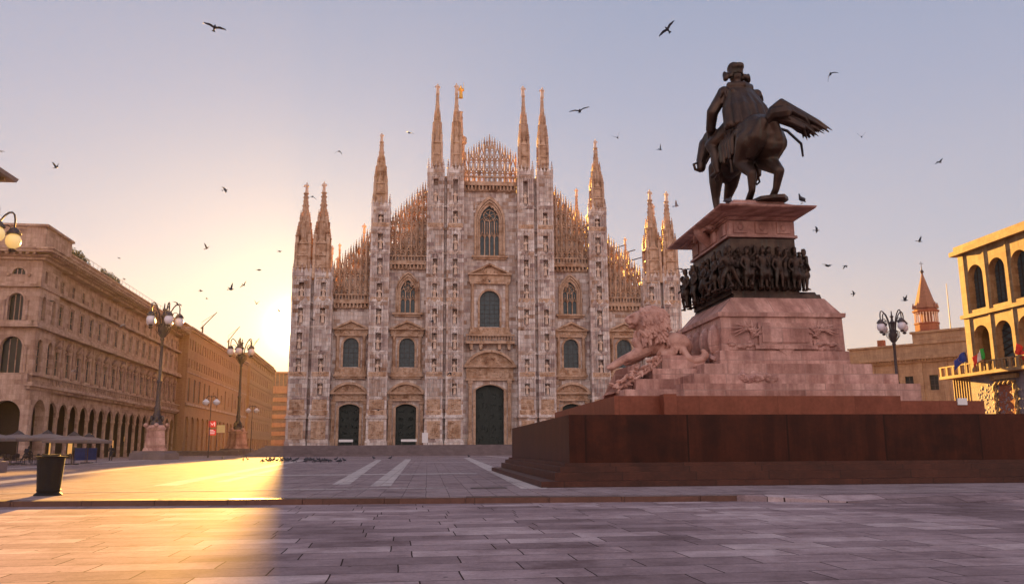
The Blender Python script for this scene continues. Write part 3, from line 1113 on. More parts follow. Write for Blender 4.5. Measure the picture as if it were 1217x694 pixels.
def gothic(ow, y, rad_frame, big=False):
    x0, x1, zb, zs, kind = ow
    c = (x0 + x1) / 2
    w = x1 - x0
    o = pane(ow, y + .3).build('gothic_window', GLASSB, CATH)
    m = MB()
    r_ = .10 if big else .085
    n = 4 if big else 3
    lw = w / n
    hh = zb + (zs - zb) * .50
    for i in range(n + 1):
        x = x0 + lw * i
        m.box(x - r_, x + r_, y, y + .25, zb, zs + (.2 if i not in (0, n) else 0))
    for i in range(n):
        a = x0 + lw * i
        arch_bar(m, a, a + lw, hh, 'pointed', y + .12, r_ * .7, 4, None, 4)
        arch_bar(m, a, a + lw, zs - lw * .1, 'pointed', y + .12, r_ * .7, 4, None, 4)
        gx = a + lw / 2
        m.tube([(a, y + .05, hh + lw * .2), (gx, y + .05, hh + lw * 1.5)], r_ * .6, 4)
        m.tube([(a + lw, y + .05, hh + lw * .2), (gx, y + .05, hh + lw * 1.5)], r_ * .6, 4)
        m.tube([(gx, y + .05, hh + lw * 1.4), (gx, y + .05, zs)], r_ * .5, 4)
    # rose of flowing tracery in the head
    R_ = w * .30
    zc = zs + w * .36
    k = 20
    ring = [(c + R_ * math.cos(2 * PI * i / k), y + .12, zc + R_ * math.sin(2 * PI * i / k)) for i in range(k + 1)]
    m.tube(ring, r_ * .8, 4)
    for q in range(6):
        a = q * PI / 3
        m.tube([(c + R_ * .12 * math.cos(a), y + .12, zc + R_ * .12 * math.sin(a)), (c + R_ * .6 * math.cos(a + .5), y + .12, zc + R_ * .6 * math.sin(a + .5)), (c + R_ * math.cos(a + .3), y + .12, zc + R_ * math.sin(a + .3))], r_ * .6, 4)
    m.ball((c, y + .1, zc), (R_ * .2, .1, R_ * .2), 8, 5)
    m.build('tracery', MARBLE2, o, 40)
    f = MB()
    for t0, t1, yy in ((0.0, .28, -.12), (.34, .55, -.32), (.62, rad_frame, -.5)):
        a = [(x - (t0 if x < c else -t0 if x > c else 0), z + t0 * 1.2 * (z > zs)) for x, z in [(x0, zb)] + arch_pts(x0, x1, zs, kind) + [(x1, zb)]]
        a = [(x0 - t0, zb)] + arch_pts(x0 - t0, x1 + t0, zs, kind) + [(x1 + t0, zb)]
        b2 = [(x0 - t1, zb)] + arch_pts(x0 - t1, x1 + t1, zs, kind) + [(x1 + t1, zb)]
        n_ = len(a)
        vs_ = [(x, yy, z) for x, z in a] + [(x, yy, z) for x, z in b2] + [(x, .05, z) for x, z in a] + [(x, .05, z) for x, z in b2]
        fs = []
        for i in range(n_ - 1):
            fs += [(i, n_ + i, n_ + i + 1, i + 1), (n_ + i, 3 * n_ + i, 3 * n_ + i + 1, n_ + i + 1), (i, i + 1, 2 * n_ + i + 1, 2 * n_ + i)]
        f.add(vs_, fs)
    T = rad_frame + .1
    f.box(x0 - T - .4, x1 + T + .4, -.8, .02, zb - .42, zb - .1)
    f.box(x0 - T - .1, x1 + T + .1, -.5, .02, zb - .75, zb - .42)
    relief_cluster(f, x0 - T, x1 + T, zs + w * .3, zs + w * 1.2, -.05, 22, .12)
    f.build('window_surround', MARBLE2, o, 40)
    return o


def cornice(x0, x1, z, h=1.3, proj=.9):
    m = MB()
    m.box(x0, x1, -proj * .45, .02, z, z + h * .3)
    m.box(x0, x1, -proj, .02, z + h * .62, z + h)
    n = max(3, int((x1 - x0) / .62))
    for i in range(n):
        a = x0 + (x1 - x0) * (i + .5) / n
        m.prism_y([(a - .17, z + h * .62), (a - .12, z + h * .05), (a + .12, z + h * .05), (a + .17, z + h * .62)], -proj * .86, .02)
        m.ball((a + .3, -proj * .45, z + h * .38), (.13, .16, .2), 5, 4)
    return m.build('cornice', MARBLE2, CATH)


def balustrade(x0, x1, z, h=1.1, y=-.75):
    m = MB()
    m.box(x0, x1, y - .14, y + .14, z, z + .16)
    m.box(x0, x1, y - .16, y + .16, z + h - .18, z + h)
    n = max(4, int((x1 - x0) / .52))
    for i in range(n + 1):
        x = x0 + (x1 - x0) * i / n
        m.box(x - .075, x + .075, y - .09, y + .09, z + .16, z + h - .18)
        if i < n:
            x2 = x0 + (x1 - x0) * (i + 1) / n
            arch_bar(m, x, x2, z + h - .5, 'round', y, .05, 4, None, 3)
    return m.build('balustrade', MARBLE2, CATH)


def crown(x0, x1, zb, ztop_f, y=-.35, step=1.05, solid=.0):
    """openwork stone lace that climbs under the gable: uprights, tiers of pointed arches, gablets, pinnacles"""
    m = MB()
    n = max(3, round((x1 - x0) / step))
    d = (x1 - x0) / n
    for i in range(n + 1):
        x = x0 + d * i
        zt = ztop_f(x)
        m.box(x - .13, x + .13, y - .16, y + .16, zb, zt - 2.1)
        m.box(x - .05, x + .05, y - .26, y - .16, zb, zt - 2.6)
        pinnacle(m, x, y, zt - 2.3, zt, .34)
        zz = zb + 2.4
        while zz < zt - 2.6:
            m.box(x - .2, x + .2, y - .22, y + .2, zz, zz + .14)
            pinnacle(m, x, y - .24, zz - .3, zz + 1.0, .16, 4, False)
            zz += 2.4
    for i in range(n):
        a, b2 = x0 + d * i, x0 + d * (i + 1)
        c = (a + b2) / 2
        zt = ztop_f(c) - 2.4
        zz = zb + 1.5
        k = 0
        while zz < zt - .4:
            arch_bar(m, a + .1, b2 - .1, zz, 'pointed', y, .12, 4, None, 4)
            arch_bar(m, a + d * .27, b2 - d * .27, zz - .2, 'pointed', y, .075, 4, zz - 1.1, 3)
            m.tube([(a + .08, y, zz + .25), (c, y, zz + 1.5)], 0.10, 4)
            m.tube([(b2 - .08, y, zz + .25), (c, y, zz + 1.5)], .10, 4)
            # foil in the gablet
            kk = 8
            m.tube([(c + .17 * math.cos(2 * PI * q / kk), y, zz + 1.62 + .2 * math.sin(2 * PI * q / kk)) for q in range(kk + 1)], .075, 4)
            m.ball((c, y, zz + 1.1), (.1, .08, .12), 5, 4)
            zz += 2.4
            k += 1
        # top gablet with its finial between two pinnacles
        ztc = max(zt, zb + 2.2)
        m.tube([(a, y, ztc - .9), (c, y, ztc + .8)], .1, 4)
        m.tube([(b2, y, ztc - .9), (c, y, ztc + .8)], .1, 4)
        pinnacle(m, c, y, ztc + .5, ztc + 2.3, .2, 4, False)
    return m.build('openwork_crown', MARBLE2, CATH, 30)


portal(0, OP_DOOR_C, 4.3, 12.6, 15.2, 17.9, True)
door_leaf(OP_DOOR_C)
aedicule(0, OP_WIN_C, 3.7, 21.0, 29.6, 31.4, 33.3)
window(OP_WIN_C, .5, 4, 8)
m = MB()
m.box(-4.3, 4.3, -1.5, .02, 18.9, 19.35)
for x in (-3.3, -1.6, 1.6, 3.3):
    m.prism_y([(x - .3, 18.9), (x - .2, 17.9), (x + .2, 17.9), (x + .3, 18.9)], -1.2, .02)
for i in range(17):
    x = -4.1 + 8.2 * i / 16
    m.lathe([(.1, 19.35), (.06, 19.55), (.12, 19.8), (.06, 20.15), (.1, 20.3)], x, -1.25, 6)
m.box(-4.3, 4.3, -1.4, -1.1, 20.3, 20.55)
m.build('balcony', MARBLE2, CATH, 40)
gothic(OP_GOT_C, .2, 1.0, True)
cornice(-4.8, 4.8, 46.6, 1.5, 1.0)
balustrade(-4.8, 4.8, 48.15, 1.1)
crown(-4.75, 4.75, 48.0, lambda x: 57.6 - abs(x) * .72, -.2, 1.0)
for c, a, b2, tall, od, ow, og, s_ in BAYS:
    portal(c, od, 3.0, 9.1, 10.6, 12.3)
    door_leaf(od)
    aedicule(c, ow, 2.85, 13.6, 20.2, 21.5, 23.0)
    window(ow, .42, 3, 6)
    inner = 11.15
    if tall:
        gothic(og, .2, .8)
        cornice(a, b2, 32.0, 1.3)
        balustrade(a, b2, 33.35)
        crown(a, b2, 33.4, lambda x: 49.0 - (abs(x) - 11.1) * 1.05, -.2, .95)
        crown(a, b2, 33.4, lambda x: 48.0 - (abs(x) - 11.1) * 1.05, .65, .8)
        m = MB()
        hz = lambda x: 49.0 - (abs(x) - 11.1) * 1.05 - 6.8
        m.prism_y([(a, 33.3), (b2, 33.3), (b2, hz(b2)), (a, hz(a))], .15, 1.2)
        for q in (0, 1, 2):
            xa = a + (b2 - a) * (q + .5) / 3
            arch_bar(m, xa - .75, xa + .75, 36.0, 'pointed', .12, .09, 4, 33.6, 4)
        m.build('gable_wall', MARBLE, CATH)
        p = pane((c - .55, c + .55, 34.8, 36.2, 'flat'), .06).build('window', GLASSB, CATH)
    else:
        cornice(a, b2, 25.0, 1.3)
        balustrade(a, b2, 26.35)
        crown(a, b2, 26.4, lambda x: 40.2 - (abs(x) - 20.7) * 1.05, -.2, .95)
        crown(a, b2, 26.4, lambda x: 39.3 - (abs(x) - 20.7) * 1.05, .65, .8)
        m = MB()
        hz = lambda x: 40.2 - (abs(x) - 20.7) * 1.05 - 5.6
        m.prism_y([(a, 26.3), (b2, 26.3), (b2, hz(b2)), (a, hz(a))], .15, 1.0)
        m.build('gable_wall', MARBLE, CATH)

# ---- the body behind the front
m = MB()
m.box(-32.5, 32.5, 2.2, 42, 0, 24.8)
m.box(-20, 20, 2.0, 42, 24.8, 33.0)
m.box(-10.6, 10.6, 2.1, 42, 33.0, 45.6)
m.prism_y([(-10.6, 45.6), (10.6, 45.6), (0, 47.6)], 1.4, 42)
for k in range(5):
    for s_ in (-1, 1):
        y = 6 + k * 8
        m.box(s_ * 33.3 - .9, s_ * 33.3 + .9, y - .9, y + .9, 0, 27.5)
m.build('nave', MARBLE, CATH)
for s_ in (-1, 1):
    for k in range(4):
        y = 8 + k * 8.5
        f = MB()
        pts = [(s_ * 30.5, y, 27), (s_ * 26, y, 30.5), (s_ * 20.3, y, 32.5)]
        f.tube(pts, .35, 4)
        for q in range(8):
            t = q / 7
            x = 30.5 - t * 10.2
            z = 27.2 + 5.5 * (1 - (1 - t) ** 1.6)
            pinnacle(f, s_ * x, y, z, z + 2.2, .3, 4, False)
        f.build('flying_buttress', MARBLE2, CATH)
# crest of small pinnacles along the aisle parapets, in view between the big spires
for s_ in (-1, 1):
    f = MB()
    for q in range(16):
        pinnacle(f, s_ * 32.3, 2 + q * 2.5, 24.8, 28.5, .5, 4, False)
    f.build('parapet_crest', MARBLE2, CATH)
# the great spire with its gilded statue, over the roof
GY = 30
gt, gb, gg = at(548, 104, 146 + GY), at(548, 117, 146 + GY), at(548, 164, 146 + GY)
gx = gb.x - 10.6
o = spire(gx, GY, 47, gb.z + 0.3, 2.3, 'great_spire')
for ch in list(o.children):
    bpy.data.objects.remove(ch)
m = MB()
m.lathe([(1.0, gg.z - 1.6), (1.3, gg.z - 1.2), (1.3, gg.z), (1.1, gg.z + .1)], gx, GY, 8)
m.build('gallery', MARBLE2, o)
m = statue_mb(gt.z - gb.z + .4, 3)
m.tube([(.35, -.2, 1.6), (.55, -.2, 2.6), (.55, -.2, 3.6)], [.06, .05, .04], 5)
m.build('gilded_statue', GOLD, o, 60, (gx, GY, gb.z))

# ================================================================= the monument
MON = thing('monument', 'stepped pink granite monument with bronze crowd frieze inside a dark red granite enclosure', 'monument', (13.1, 33.5, 0))
MO = Vector((13.1, 33.5, 0))


def mbox(mb, x0, x1, y0, y1, z0, z1):
    mb.box(x0 - MO.x, x1 - MO.x, y0 - MO.y, y1 - MO.y, z0, z1)


WX0, WX1, WY0, WY1 = 4.15, 25.5, 24.9, 42.0
g = MB()
mbox(g, WX0 - .95, WX1 + .95, WY0 - .85, WY1 + .9, 0.0, 0.17)
mbox(g, WX0 - .5, WX1 + .5, WY0 - .42, WY1 + .45, 0.17, 0.40)
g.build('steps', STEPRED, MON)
g = MB()
mbox(g, WX0 - .32, WX1 + .32, WY0 - .27, WY1 + .3, 0.40, 0.56)
mbox(g, WX0 - .16, WX1 + .16, WY0 - .13, WY1 + .15, 0.56, 0.66)
g.build('wall_base', STEPRED, MON)
g = MB()
mbox(g, WX0, WX1, WY0, WY0 + .55, 0.66, 2.06)
mbox(g, WX0, WX0 + .55, WY0 + .55, WY1, 0.66, 2.06)
mbox(g, WX1 - .55, WX1, WY0 + .55, WY1, 0.66, 2.06)
mbox(g, WX0 + .55, WX1 - .55, WY1 - .55, WY1, 0.66, 2.06)
x = WX0 + 4.1
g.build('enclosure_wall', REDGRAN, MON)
g = MB()
mbox(g, WX0 + .55, WX1 - .55, WY0 + .55, WY1 - .55, 0.5, 1.3)
g.build('inner_floor', PLINTHRED, MON)
# upper slab behind the wall
SF, SL = 26.3, 5.95
sl = at(730, 472, SF)
sr = at(1070, 470, SF)
SZ = (sl.z + sr.z) / 2 + .02
g = MB()
mbox(g, sl.x, sr.x, SF, 39, 1.3, SZ)
rr = at(1169, 472, 29.3)
mbox(g, sr.x, rr.x, 29.3, 38, 1.3, SZ + .004)
pp = at(789, 471, SF - .5)
pq = at(804, 471, SF - .5)
mbox(g, pp.x, pq.x, SF - .5, SF - .003, 1.3, SZ + .03)
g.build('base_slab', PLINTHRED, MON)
g = MB()
a, b2 = at(1138, 473, 29.25), at(1150, 481, 29.25)
mbox(g, a.x, b2.x, 29.25, 29.297, b2.z, a.z)
g.build('inscription_plate', PLASTW, MON)
# tiers
PF = 31.0                                   # front of the die
g = MB()
tz = [at(930, 470, 29.3).z, at(930, 456.5, 29.7).z, at(930, 445, 30.2).z, at(930, 433, 30.6).z]
tx = [(at(812, 456, 29.3).x, at(1094, 457, 29.3).x), (at(826, 445, 29.7).x, at(1069, 445, 29.7).x), (at(838, 434, 30.2).x, at(1038, 433, 30.2).x)]
zs_ = [SZ] + tz[1:]
ys_ = [29.3, 29.8, 30.3]
for k in range(3):
    mbox(g, tx[k][0], tx[k][1], ys_[k], 38.0 - k * .45, zs_[k] - (.0 if k else 0), zs_[k + 1])
DZ0, DL, DR = zs_[3], at(857, 400, PF).x, at(1003, 400, PF).x
for k, (w_, h_) in enumerate(((1.6, .34), (1.1, .36), (.7, .5), (.35, .45))):
    zb = DZ0 + sum(q[1] for q in ((1.6, .34), (1.1, .36), (.7, .5), (.35, .45))[:k]) - .9
    mbox(g, DR - .01 + k * .003, DR + w_, PF + .8 + k * .2, 36.5 - k * .2, zb, zb + h_)
relief_cluster(g, at(880, 450, 29.7).x - MO.x, at(925, 450, 29.7).x - MO.x, tz[1] + .03, tz[2] - .03, 29.8 - MO.y, 20, .05)
tiers_o = g.build('pedestal_tiers', PINK, MON)
# die
DZ1 = at(857, 376, PF).z
PB = 36.4
g = MB()
CXm = (DL + DR) / 2
w_d = DR - DL
ml = lambda x: x - MO.x
g.taper(ml(CXm), (PF + PB) / 2 - MO.y, DZ0, DZ0 + .55, w_d + .24, PB - PF + .24, w_d + .2, PB - PF + .2)
g.taper(ml(CXm), (PF + PB) / 2 - MO.y, DZ0 + .55, DZ1, w_d + .02, PB - PF + .02, w_d - .04, PB - PF - .04)
g.taper(ml(CXm), (PF + PB) / 2 - MO.y, DZ1, DZ1 + .16, w_d + .16, PB - PF + .16, w_d + .2, PB - PF + .2)
DZ2 = at(930, 353, PF).z
BL, BR = at(868, 350, PF).x, at(965, 355, PF).x
g.taper(ml(CXm), (PF + PB) / 2 - MO.y, DZ1 + .16, DZ2, w_d - .05, PB - PF - .05, BR - BL + .5, PB - PF - .5)
# scroll shoulders
die_o = g.build('pedestal_die', PINK, MON, 30)
g = MB()
a, b2 = at(905, 387, PF - .1), at(962, 407, PF - .1)
yy = PF - MO.y
g.box(ml(a.x) - .12, ml(b2.x) + .12, yy - .10, yy - .005, b2.z - .12, a.z + .12)
g.box(ml(a.x), ml(b2.x), yy - .14, yy - .1, b2.z, a.z)
g.box(ml(a.x) - .3, ml(b2.x) + .3, yy - .16, yy - .005, b2.z - .26, b2.z - .12)
g.prism_y([(ml(a.x) + .6, b2.z - .26), (ml(b2.x) - .6, b2.z - .26), (ml((a.x + b2.x) / 2), b2.z - .5)], yy - .12, yy - .005)
g.build('tablet', PINK, die_o)
# laurel and palm sprays beside the tablet
for side in (-1, 1):
    g = MB()
    cx_ = ml(a.x) - .75 if side < 0 else ml(b2.x) + .75
    zc = (a.z + b2.z) / 2
    for k in range(19):
        ang = R(12 + k * 9) if side < 0 else R(168 - k * 9)
        L_ = .45 + .2 * (k % 2) + .08 * math.sin(k * 2.1)
        o0 = (cx_ - side * .35, yy - .03, zc - .15 + .02 * k)
        tip = (cx_ - side * .35 + L_ * math.cos(ang) * 1.15 * (1 if side > 0 else 1) + side * .2, yy - .12, zc - .15 + L_ * math.sin(ang))
        mid = ((o0[0] + tip[0]) / 2, yy - .13, (o0[2] + tip[2]) / 2 + .05)
        g.tube([o0, mid, tip], [.025, .045, .01], 5)
        g.ball(mid, (.07, .04, .05), 6, 4)
    for k in range(10):
        g.ball((cx_ + side * rnd.uniform(-.4, .5), yy - .04, zc - .45 + rnd.uniform(-.2, .15)), (.14, .08, .09), 6, 4)
    g.box(cx_ - .55, cx_ + .55, yy - .04, yy + .01, zc - .6, zc - .2)
    g.build('laurel_relief', PINK, die_o, 60)
# left flank: big acanthus leaves
g = MB()
xx = ml(DL)
for k in range(5):
    yk = PF + .7 + k * 1.05 - MO.y
    g.ball((xx - .02, yk, DZ0 + 1.05), (.22, .42, .62), 10, 7)
    g.ball((xx - .16, yk, DZ0 + 1.0), (.14, .16, .5), 8, 6)
    g.tube([(xx - .1, yk - .3, DZ0 + .25), (xx - .2, yk, DZ0 + .4), (xx - .1, yk + .3, DZ0 + .25)], .09, 6)
for k in range(24):
    g.ball((xx - .02, PF + rnd.uniform(.3, 5) - MO.y, DZ0 + rnd.uniform(.1, .6)), (.12, .2, .12), 6, 4)
g.build('leaf_relief', PINK, die_o, 60)
# bronze drum and its base
DB = 31.35
NL, NR = at(869, 320, DB).x, at(945, 300, DB).x
BZ0, BZ1 = DZ2, at(930, 348, PF).z
g = MB()
g.taper(ml(CXm), (PF + PB) / 2 - MO.y, BZ0, BZ1, BR - BL + .30, PB - PF - .5, BR - BL + .22, PB - PF - .56)
g.taper(ml(CXm), (PF + PB) / 2 - MO.y, BZ1, BZ1 + .12, BR - BL + .05, PB - PF - .75, BR - BL - .05, PB - PF - .85)
NZ = at(868, 283, DB).z
NCX = (NL + NR) / 2
NB = 36.0
g.taper(ml(NCX), (DB + NB) / 2 - MO.y, BZ1, NZ, NR - NL + .1, NB - DB + .1, NR - NL, NB - DB)
for k in range(40):                                 # hazy back row of the relief
    q = rnd.random()
    g.ball((ml(NL) + (NR - NL) * q, DB - MO.y, BZ1 + rnd.uniform(.5, 1.55)), (.16, .1, .2), 6, 4)
    g.ball((ml(NL), DB + (NB - DB) * q - MO.y, BZ1 + rnd.uniform(.5, 1.55)), (.1, .16, .2), 6, 4)
drum = g.build('bronze_drum', BRONZE, MON, 40)
# pink neck and cornice
g = MB()
C0 = at(868, 282, DB).z
C1 = at(868, 262, DB).z
CT = at(857, 241, 29.9).z
nw, nd_ = NR - NL, NB - DB
cx_, cy_ = ml(NCX), (DB + NB) / 2 - MO.y
g.taper(cx_, cy_, C0, C0 + .10, nw + .22, nd_ + .22, nw + .18, nd_ + .18)
g.taper(cx_, cy_, C0 + .1, C1, nw + .04, nd_ + .04, nw + .04, nd_ + .04)
wF = at(972, 242, 29.9).x - at(857, 241, 29.9).x
yb_ = 37.3
dF = yb_ - 29.9
h_ = CT - C1
for t0, t1, e0, e1 in ((0, .12, .10, .12), (.12, .34, .16, .2), (.34, .46, .42, .50), (.46, .72, .55, .93), (.72, .80, .93, .97), (.80, 1.0, .97, 1.0)):
    ww = lambda e: nw + (wF - nw) * e
    dd = lambda e: nd_ + (dF - nd_) * e
    g.taper(cx_ + (ml((at(857, 241, 29.9).x + at(972, 242, 29.9).x) / 2) - cx_) * e1, cy_, C1 + h_ * t0, C1 + h_ * t1, ww(e0), dd(e0), ww(e1), dd(e1))
ccx = ml((at(857, 241, 29.9).x + at(972, 242, 29.9).x) / 2)
g.taper(ccx, cy_, CT, CT + .34, wF - .5, dF - .5, wF - 1.7, dF - 1.9)
g.taper(ccx, cy_, CT + .34, CT + .46, wF - 1.75, dF - 1.95, wF - 1.8, dF - 2.0)
corn = g.build('cornice', PINK, MON)
g = MB()
n = 26
for i in range(n):
    q = (i + .5) / n
    g.cbox(cx_ - nw / 2 - .1 + (nw + .2) * q, cy_ - nd_ / 2 - .14, C1 + h_ * .14, .085, .16, h_ * .17)
for i in range(44):
    q = (i + .5) / 44
    g.cbox(cx_ - nw / 2 - .14, cy_ - nd_ / 2 - .1 + (nd_ + .2) * q, C1 + h_ * .14, .16, .085, h_ * .17)
g.build('dentils', PINK, corn)
for i in range(3):
    q = (i + .5) / 3
    x = cx_ - nw / 2 + nw * q
    g = MB()
    g.box(x - .27, x + .27, cy_ - nd_ / 2 - .07, cy_ - nd_ / 2 - .023, C0 + .17, C1 - .06)
    g.ball((x, cy_ - nd_ / 2 - .08, (C0 + C1) / 2 + .05), (.13, .04, .13), 8, 5)
    g.build('frieze_panel', PINK, corn)
for i in range(4):
    q = (i + .5) / 4
    y = cy_ - nd_ / 2 + nd_ * q
    MB().box(cx_ - nw / 2 - .07, cx_ - nw / 2 - .023, y - .36, y + .36, C0 + .17, C1 - .06).build('frieze_panel', PINK, corn)
# carved swag bracket at the middle of the left flank under the cornice
g = MB()
yb2 = 33.6 - MO.y
g.tube([(cx_ - nw / 2 - .02, yb2, C1 - .5), (cx_ - nw / 2 - .3, yb2, C1 - .15), (cx_ - nw / 2 - .45, yb2, C1 + .12), (cx_ - nw / 2 - .5, yb2, C1 + .35)], [.18, .24, .26, .2], 8)
for s_ in (-1, 1):
    g.tube([(cx_ - nw / 2 - .35, yb2, C1 + .2), (cx_ - nw / 2 - .3, yb2 + s_ * .7, C1 + .25), (cx_ - nw / 2 - .25, yb2 + s_ * 1.2, C1 - .05)], [.2, .22, .1], 7)
g.build('carved_bracket', PINK, corn, 50)


# ---- figures of the frieze: bronze soldiers and townsfolk in high relief
def human(pose, h=1.75, coat=True, hat=None, n=8, rifle=False):
    """one body as overlapping tapered limbs; pose gives joints in units of height, facing -y"""
    P = {k: Vector(v) * h for k, v in pose.items()}
    m = MB()
    pel, che, nek, hed = P['pelvis'], P['chest'], P['neck'], P['head']
    m.caps(pel, che, .085 * h, .098 * h, n)
    m.ball(che + (nek - che) * .3, (.125 * h, .075 * h, .09 * h), n, 6)
    m.ball(pel, (.098 * h, .08 * h, .085 * h), n, 6)
    m.caps(nek - Vector((0, 0, .02 * h)), hed, .042 * h, .045 * h, n)
    m.ball(hed, (.056 * h, .068 * h, .078 * h), n, 6)
    m.ball(hed + Vector((0, -.066 * h, -.012 * h)), .016 * h, 6, 4)
    for s_ in 'lr':
        m.chain([P['sh_' + s_], P['el_' + s_], P['ha_' + s_]], [.046 * h, .038 * h, .026 * h], n)
        m.ball(P['ha_' + s_], .034 * h, 6, 4)
        m.chain([P['hi_' + s_], P['kn_' + s_], P['an_' + s_]], [.07 * h, .05 * h, .033 * h], n)
        f = P['an_' + s_]
        m.caps(f + Vector((0, .01 * h, -.02 * h)), f + Vector((P.get('toe_' + s_, Vector((0, -.1 * h, 0))))) + Vector((0, 0, -.025 * h)), .033 * h, .024 * h, n)
    if coat:
        z1_ = min(P['kn_l'].z, P['kn_r'].z) + .03 * h
        c2 = (P['kn_l'] + P['kn_r']) / 2
        q = (c2 - pel) * .62
        m.caps(pel, pel + q, .10 * h, .135 * h, n)
    if hat == 'kepi':
        m.lathe([(.058 * h, hed.z + .045 * h), (.052 * h, hed.z + .10 * h), (.045 * h, hed.z + .105 * h)], hed.x, hed.y, n)
        m.ball(hed + Vector((0, -.06 * h, .045 * h)), (.045 * h, .035 * h, .01 * h), 6, 4)
    elif hat == 'brim':
        m.ball(hed + Vector((0, 0, .045 * h)), (.10 * h, .10 * h, .016 * h), n, 4)
        m.ball(hed + Vector((0, 0, .075 * h)), (.055 * h, .06 * h, .045 * h), n, 5)
    if rifle:
        m.tube([P['ha_r'] + Vector((0, .02 * h, -.42 * h)), P['ha_r'] + Vector((0, -.02 * h, .0)), P['ha_r'] + Vector((.0, -.02 * h, .42 * h))], [.022 * h, .018 * h, .010 * h], 5)
    return m


STAND = dict(pelvis=(0, 0, .52), chest=(0, 0, .70), neck=(0, 0, .82), head=(0, -.01, .915), sh_l=(.12, 0, .79), el_l=(.17, .02, .62), ha_l=(.13, -.07, .49),
             sh_r=(-.12, 0, .79), el_r=(-.17, .02, .63), ha_r=(-.10, -.12, .58), hi_l=(.055, 0, .5), kn_l=(.06, -.02, .28), an_l=(.065, 0, .05),
             hi_r=(-.055, 0, .5), kn_r=(-.07, 0, .28), an_r=(-.075, .01, .05))
STRIDE = dict(STAND, pelvis=(0, 0, .49), chest=(.05, -.02, .66), neck=(.08, -.03, .77), head=(.10, -.05, .86), sh_l=(.18, -.02, .74), el_l=(.24, -.06, .6), ha_l=(.28, -.14, .52),
              sh_r=(-.05, 0, .75), el_r=(-.10, .0, .6), ha_r=(.02, -.13, .56), hi_l=(.06, 0, .47), kn_l=(.17, -.05, .29), an_l=(.20, 0, .05), hi_r=(-.06, 0, .47), kn_r=(-.15, .02, .27), an_r=(-.27, .04, .06))
RAISE = dict(STAND, el_r=(-.2, -.04, .86), ha_r=(-.16, -.06, 1.02), head=(-.02, -.02, .915), kn_l=(.1, -.06, .29), an_l=(.11, -.03, .05))
CROUCH = dict(STAND, pelvis=(0, .03, .36), chest=(.02, -.06, .52), neck=(.03, -.1, .63), head=(.04, -.14, .71), sh_l=(.14, -.08, .6), el_l=(.18, -.12, .44), ha_l=(.13, -.2, .38),
              sh_r=(-.1, -.08, .6), el_r=(-.16, -.12, .46), ha_r=(-.06, -.2, .42), hi_l=(.06, 0, .35), kn_l=(.12, -.18, .3), an_l=(.1, -.08, .05), hi_r=(-.06, 0, .35), kn_r=(-.1, -.14, .1), an_r=(-.1, .1, .06))
FIGH = 1.66
PROTO = [sculpt(human(p, FIGH, c, hat, 8, rf), .035, 2, 'relief_figure') for p, c, hat, rf in
         ((STAND, True, 'kepi', True), (STRIDE, True, 'brim', False), (STAND, True, None, False), (RAISE, False, 'kepi', False), (CROUCH, False, None, False), (STRIDE, False, 'kepi', True))]
for p_ in PROTO:
    p_.materials.append(BRONZE)


def frieze_fig(x, y, rz, k, s=1.0, flip=False):
    o = link('relief_figure', PROTO[k], drum, (ml(x), y - MO.y, BZ1 + .12), rz)
    o.scale = (-s if flip else s, s, s)


fx = [at(v, 340, 30.9).x for v in (868, 879, 889, 899, 908, 917, 927, 937, 947, 955)]
for i, x in enumerate(fx):
    k = (5, 1, 0, 4, 0, 2, 3, 0, 2, 0)[i]
    frieze_fig(x, 31.0 + (.1 if i % 2 else -.12), rnd.uniform(-.4, .4), k, rnd.uniform(.9, 1.02) * (1.12 if k == 4 else 1), rnd.random() < .5)
for i, x in enumerate(fx[:-1]):
    frieze_fig(x + .16, 31.28, rnd.uniform(-.5, .5), (0, 2, 3, 0, 2, 3, 0, 2, 0)[i], 1.05, i % 2 == 0)
for i in range(9):
    y = 31.1 + i * .62
    frieze_fig(NL - .38 - .16 * (i % 2), y, -PI / 2 + rnd.uniform(-.5, .5), (5, 0, 4, 1, 0, 3, 2, 0, 1)[i], rnd.uniform(.9, 1.02), i % 2 == 0)
for i in range(7):
    frieze_fig(NL - .12, 31.4 + i * .75, -PI / 2 + rnd.uniform(-.5, .5), (0, 3, 2, 0, 2, 0, 3)[i], 1.06, i % 2 == 0)
for i in range(5):
    frieze_fig(NR + .25, 31.2 + i * 1.0, PI / 2 + rnd.uniform(-.5, .5), (0, 2, 3, 0, 1)[i], 1.0, i % 2 == 0)

# ================================================================= the rider
HY = 33.2
hoof = at(886, 233.5, HY)
HZ = CT + .46
HEAD = R(7)                                        # heading, left of straight away
HS = 2.38
STAT_O = thing('equestrian_statue', 'dark bronze horse and plumed rider seen from behind on top of the tall pedestal', 'statue', (hoof.x - .12, HY, HZ), HEAD)
STAT_O.scale = (HS, HS, HS)
# local axes: +y forward, -x the horse's left... (x to the right), metres of a living horse
hm = MB()
hm.ball((0, -.58, 1.27), (.33, .44, .37), 14, 10)
hm.ball((.13, -.70, 1.22), (.22, .34, .36), 12, 9)
hm.ball((-.13, -.70, 1.22), (.22, .34, .36), 12, 9)
hm.ball((0, -.1, 1.2), (.33, .62, .34), 14, 10)
hm.ball((0, .45, 1.22), (.30, .42, .38), 14, 10)
hm.ball((0, .62, 1.1), (.25, .28, .30), 12, 8)
# neck arched down to the left, head tucked
hm.chain([(0, .55, 1.35), (-.04, .72, 1.64), (-.10, .86, 1.74), (-.18, .95, 1.62)], [.29, .24, .18, .15], 12)
hm.chain([(-.18, .95, 1.65), (-.28, .98, 1.34), (-.32, .93, 1.17)], [.15, .105, .085], 10)
for s_ in (-1, 1):
    hm.caps((-.14 + s_ * .06, .93, 1.75), (-.13 + s_ * .07, .93, 1.89), .04, .012, 6)
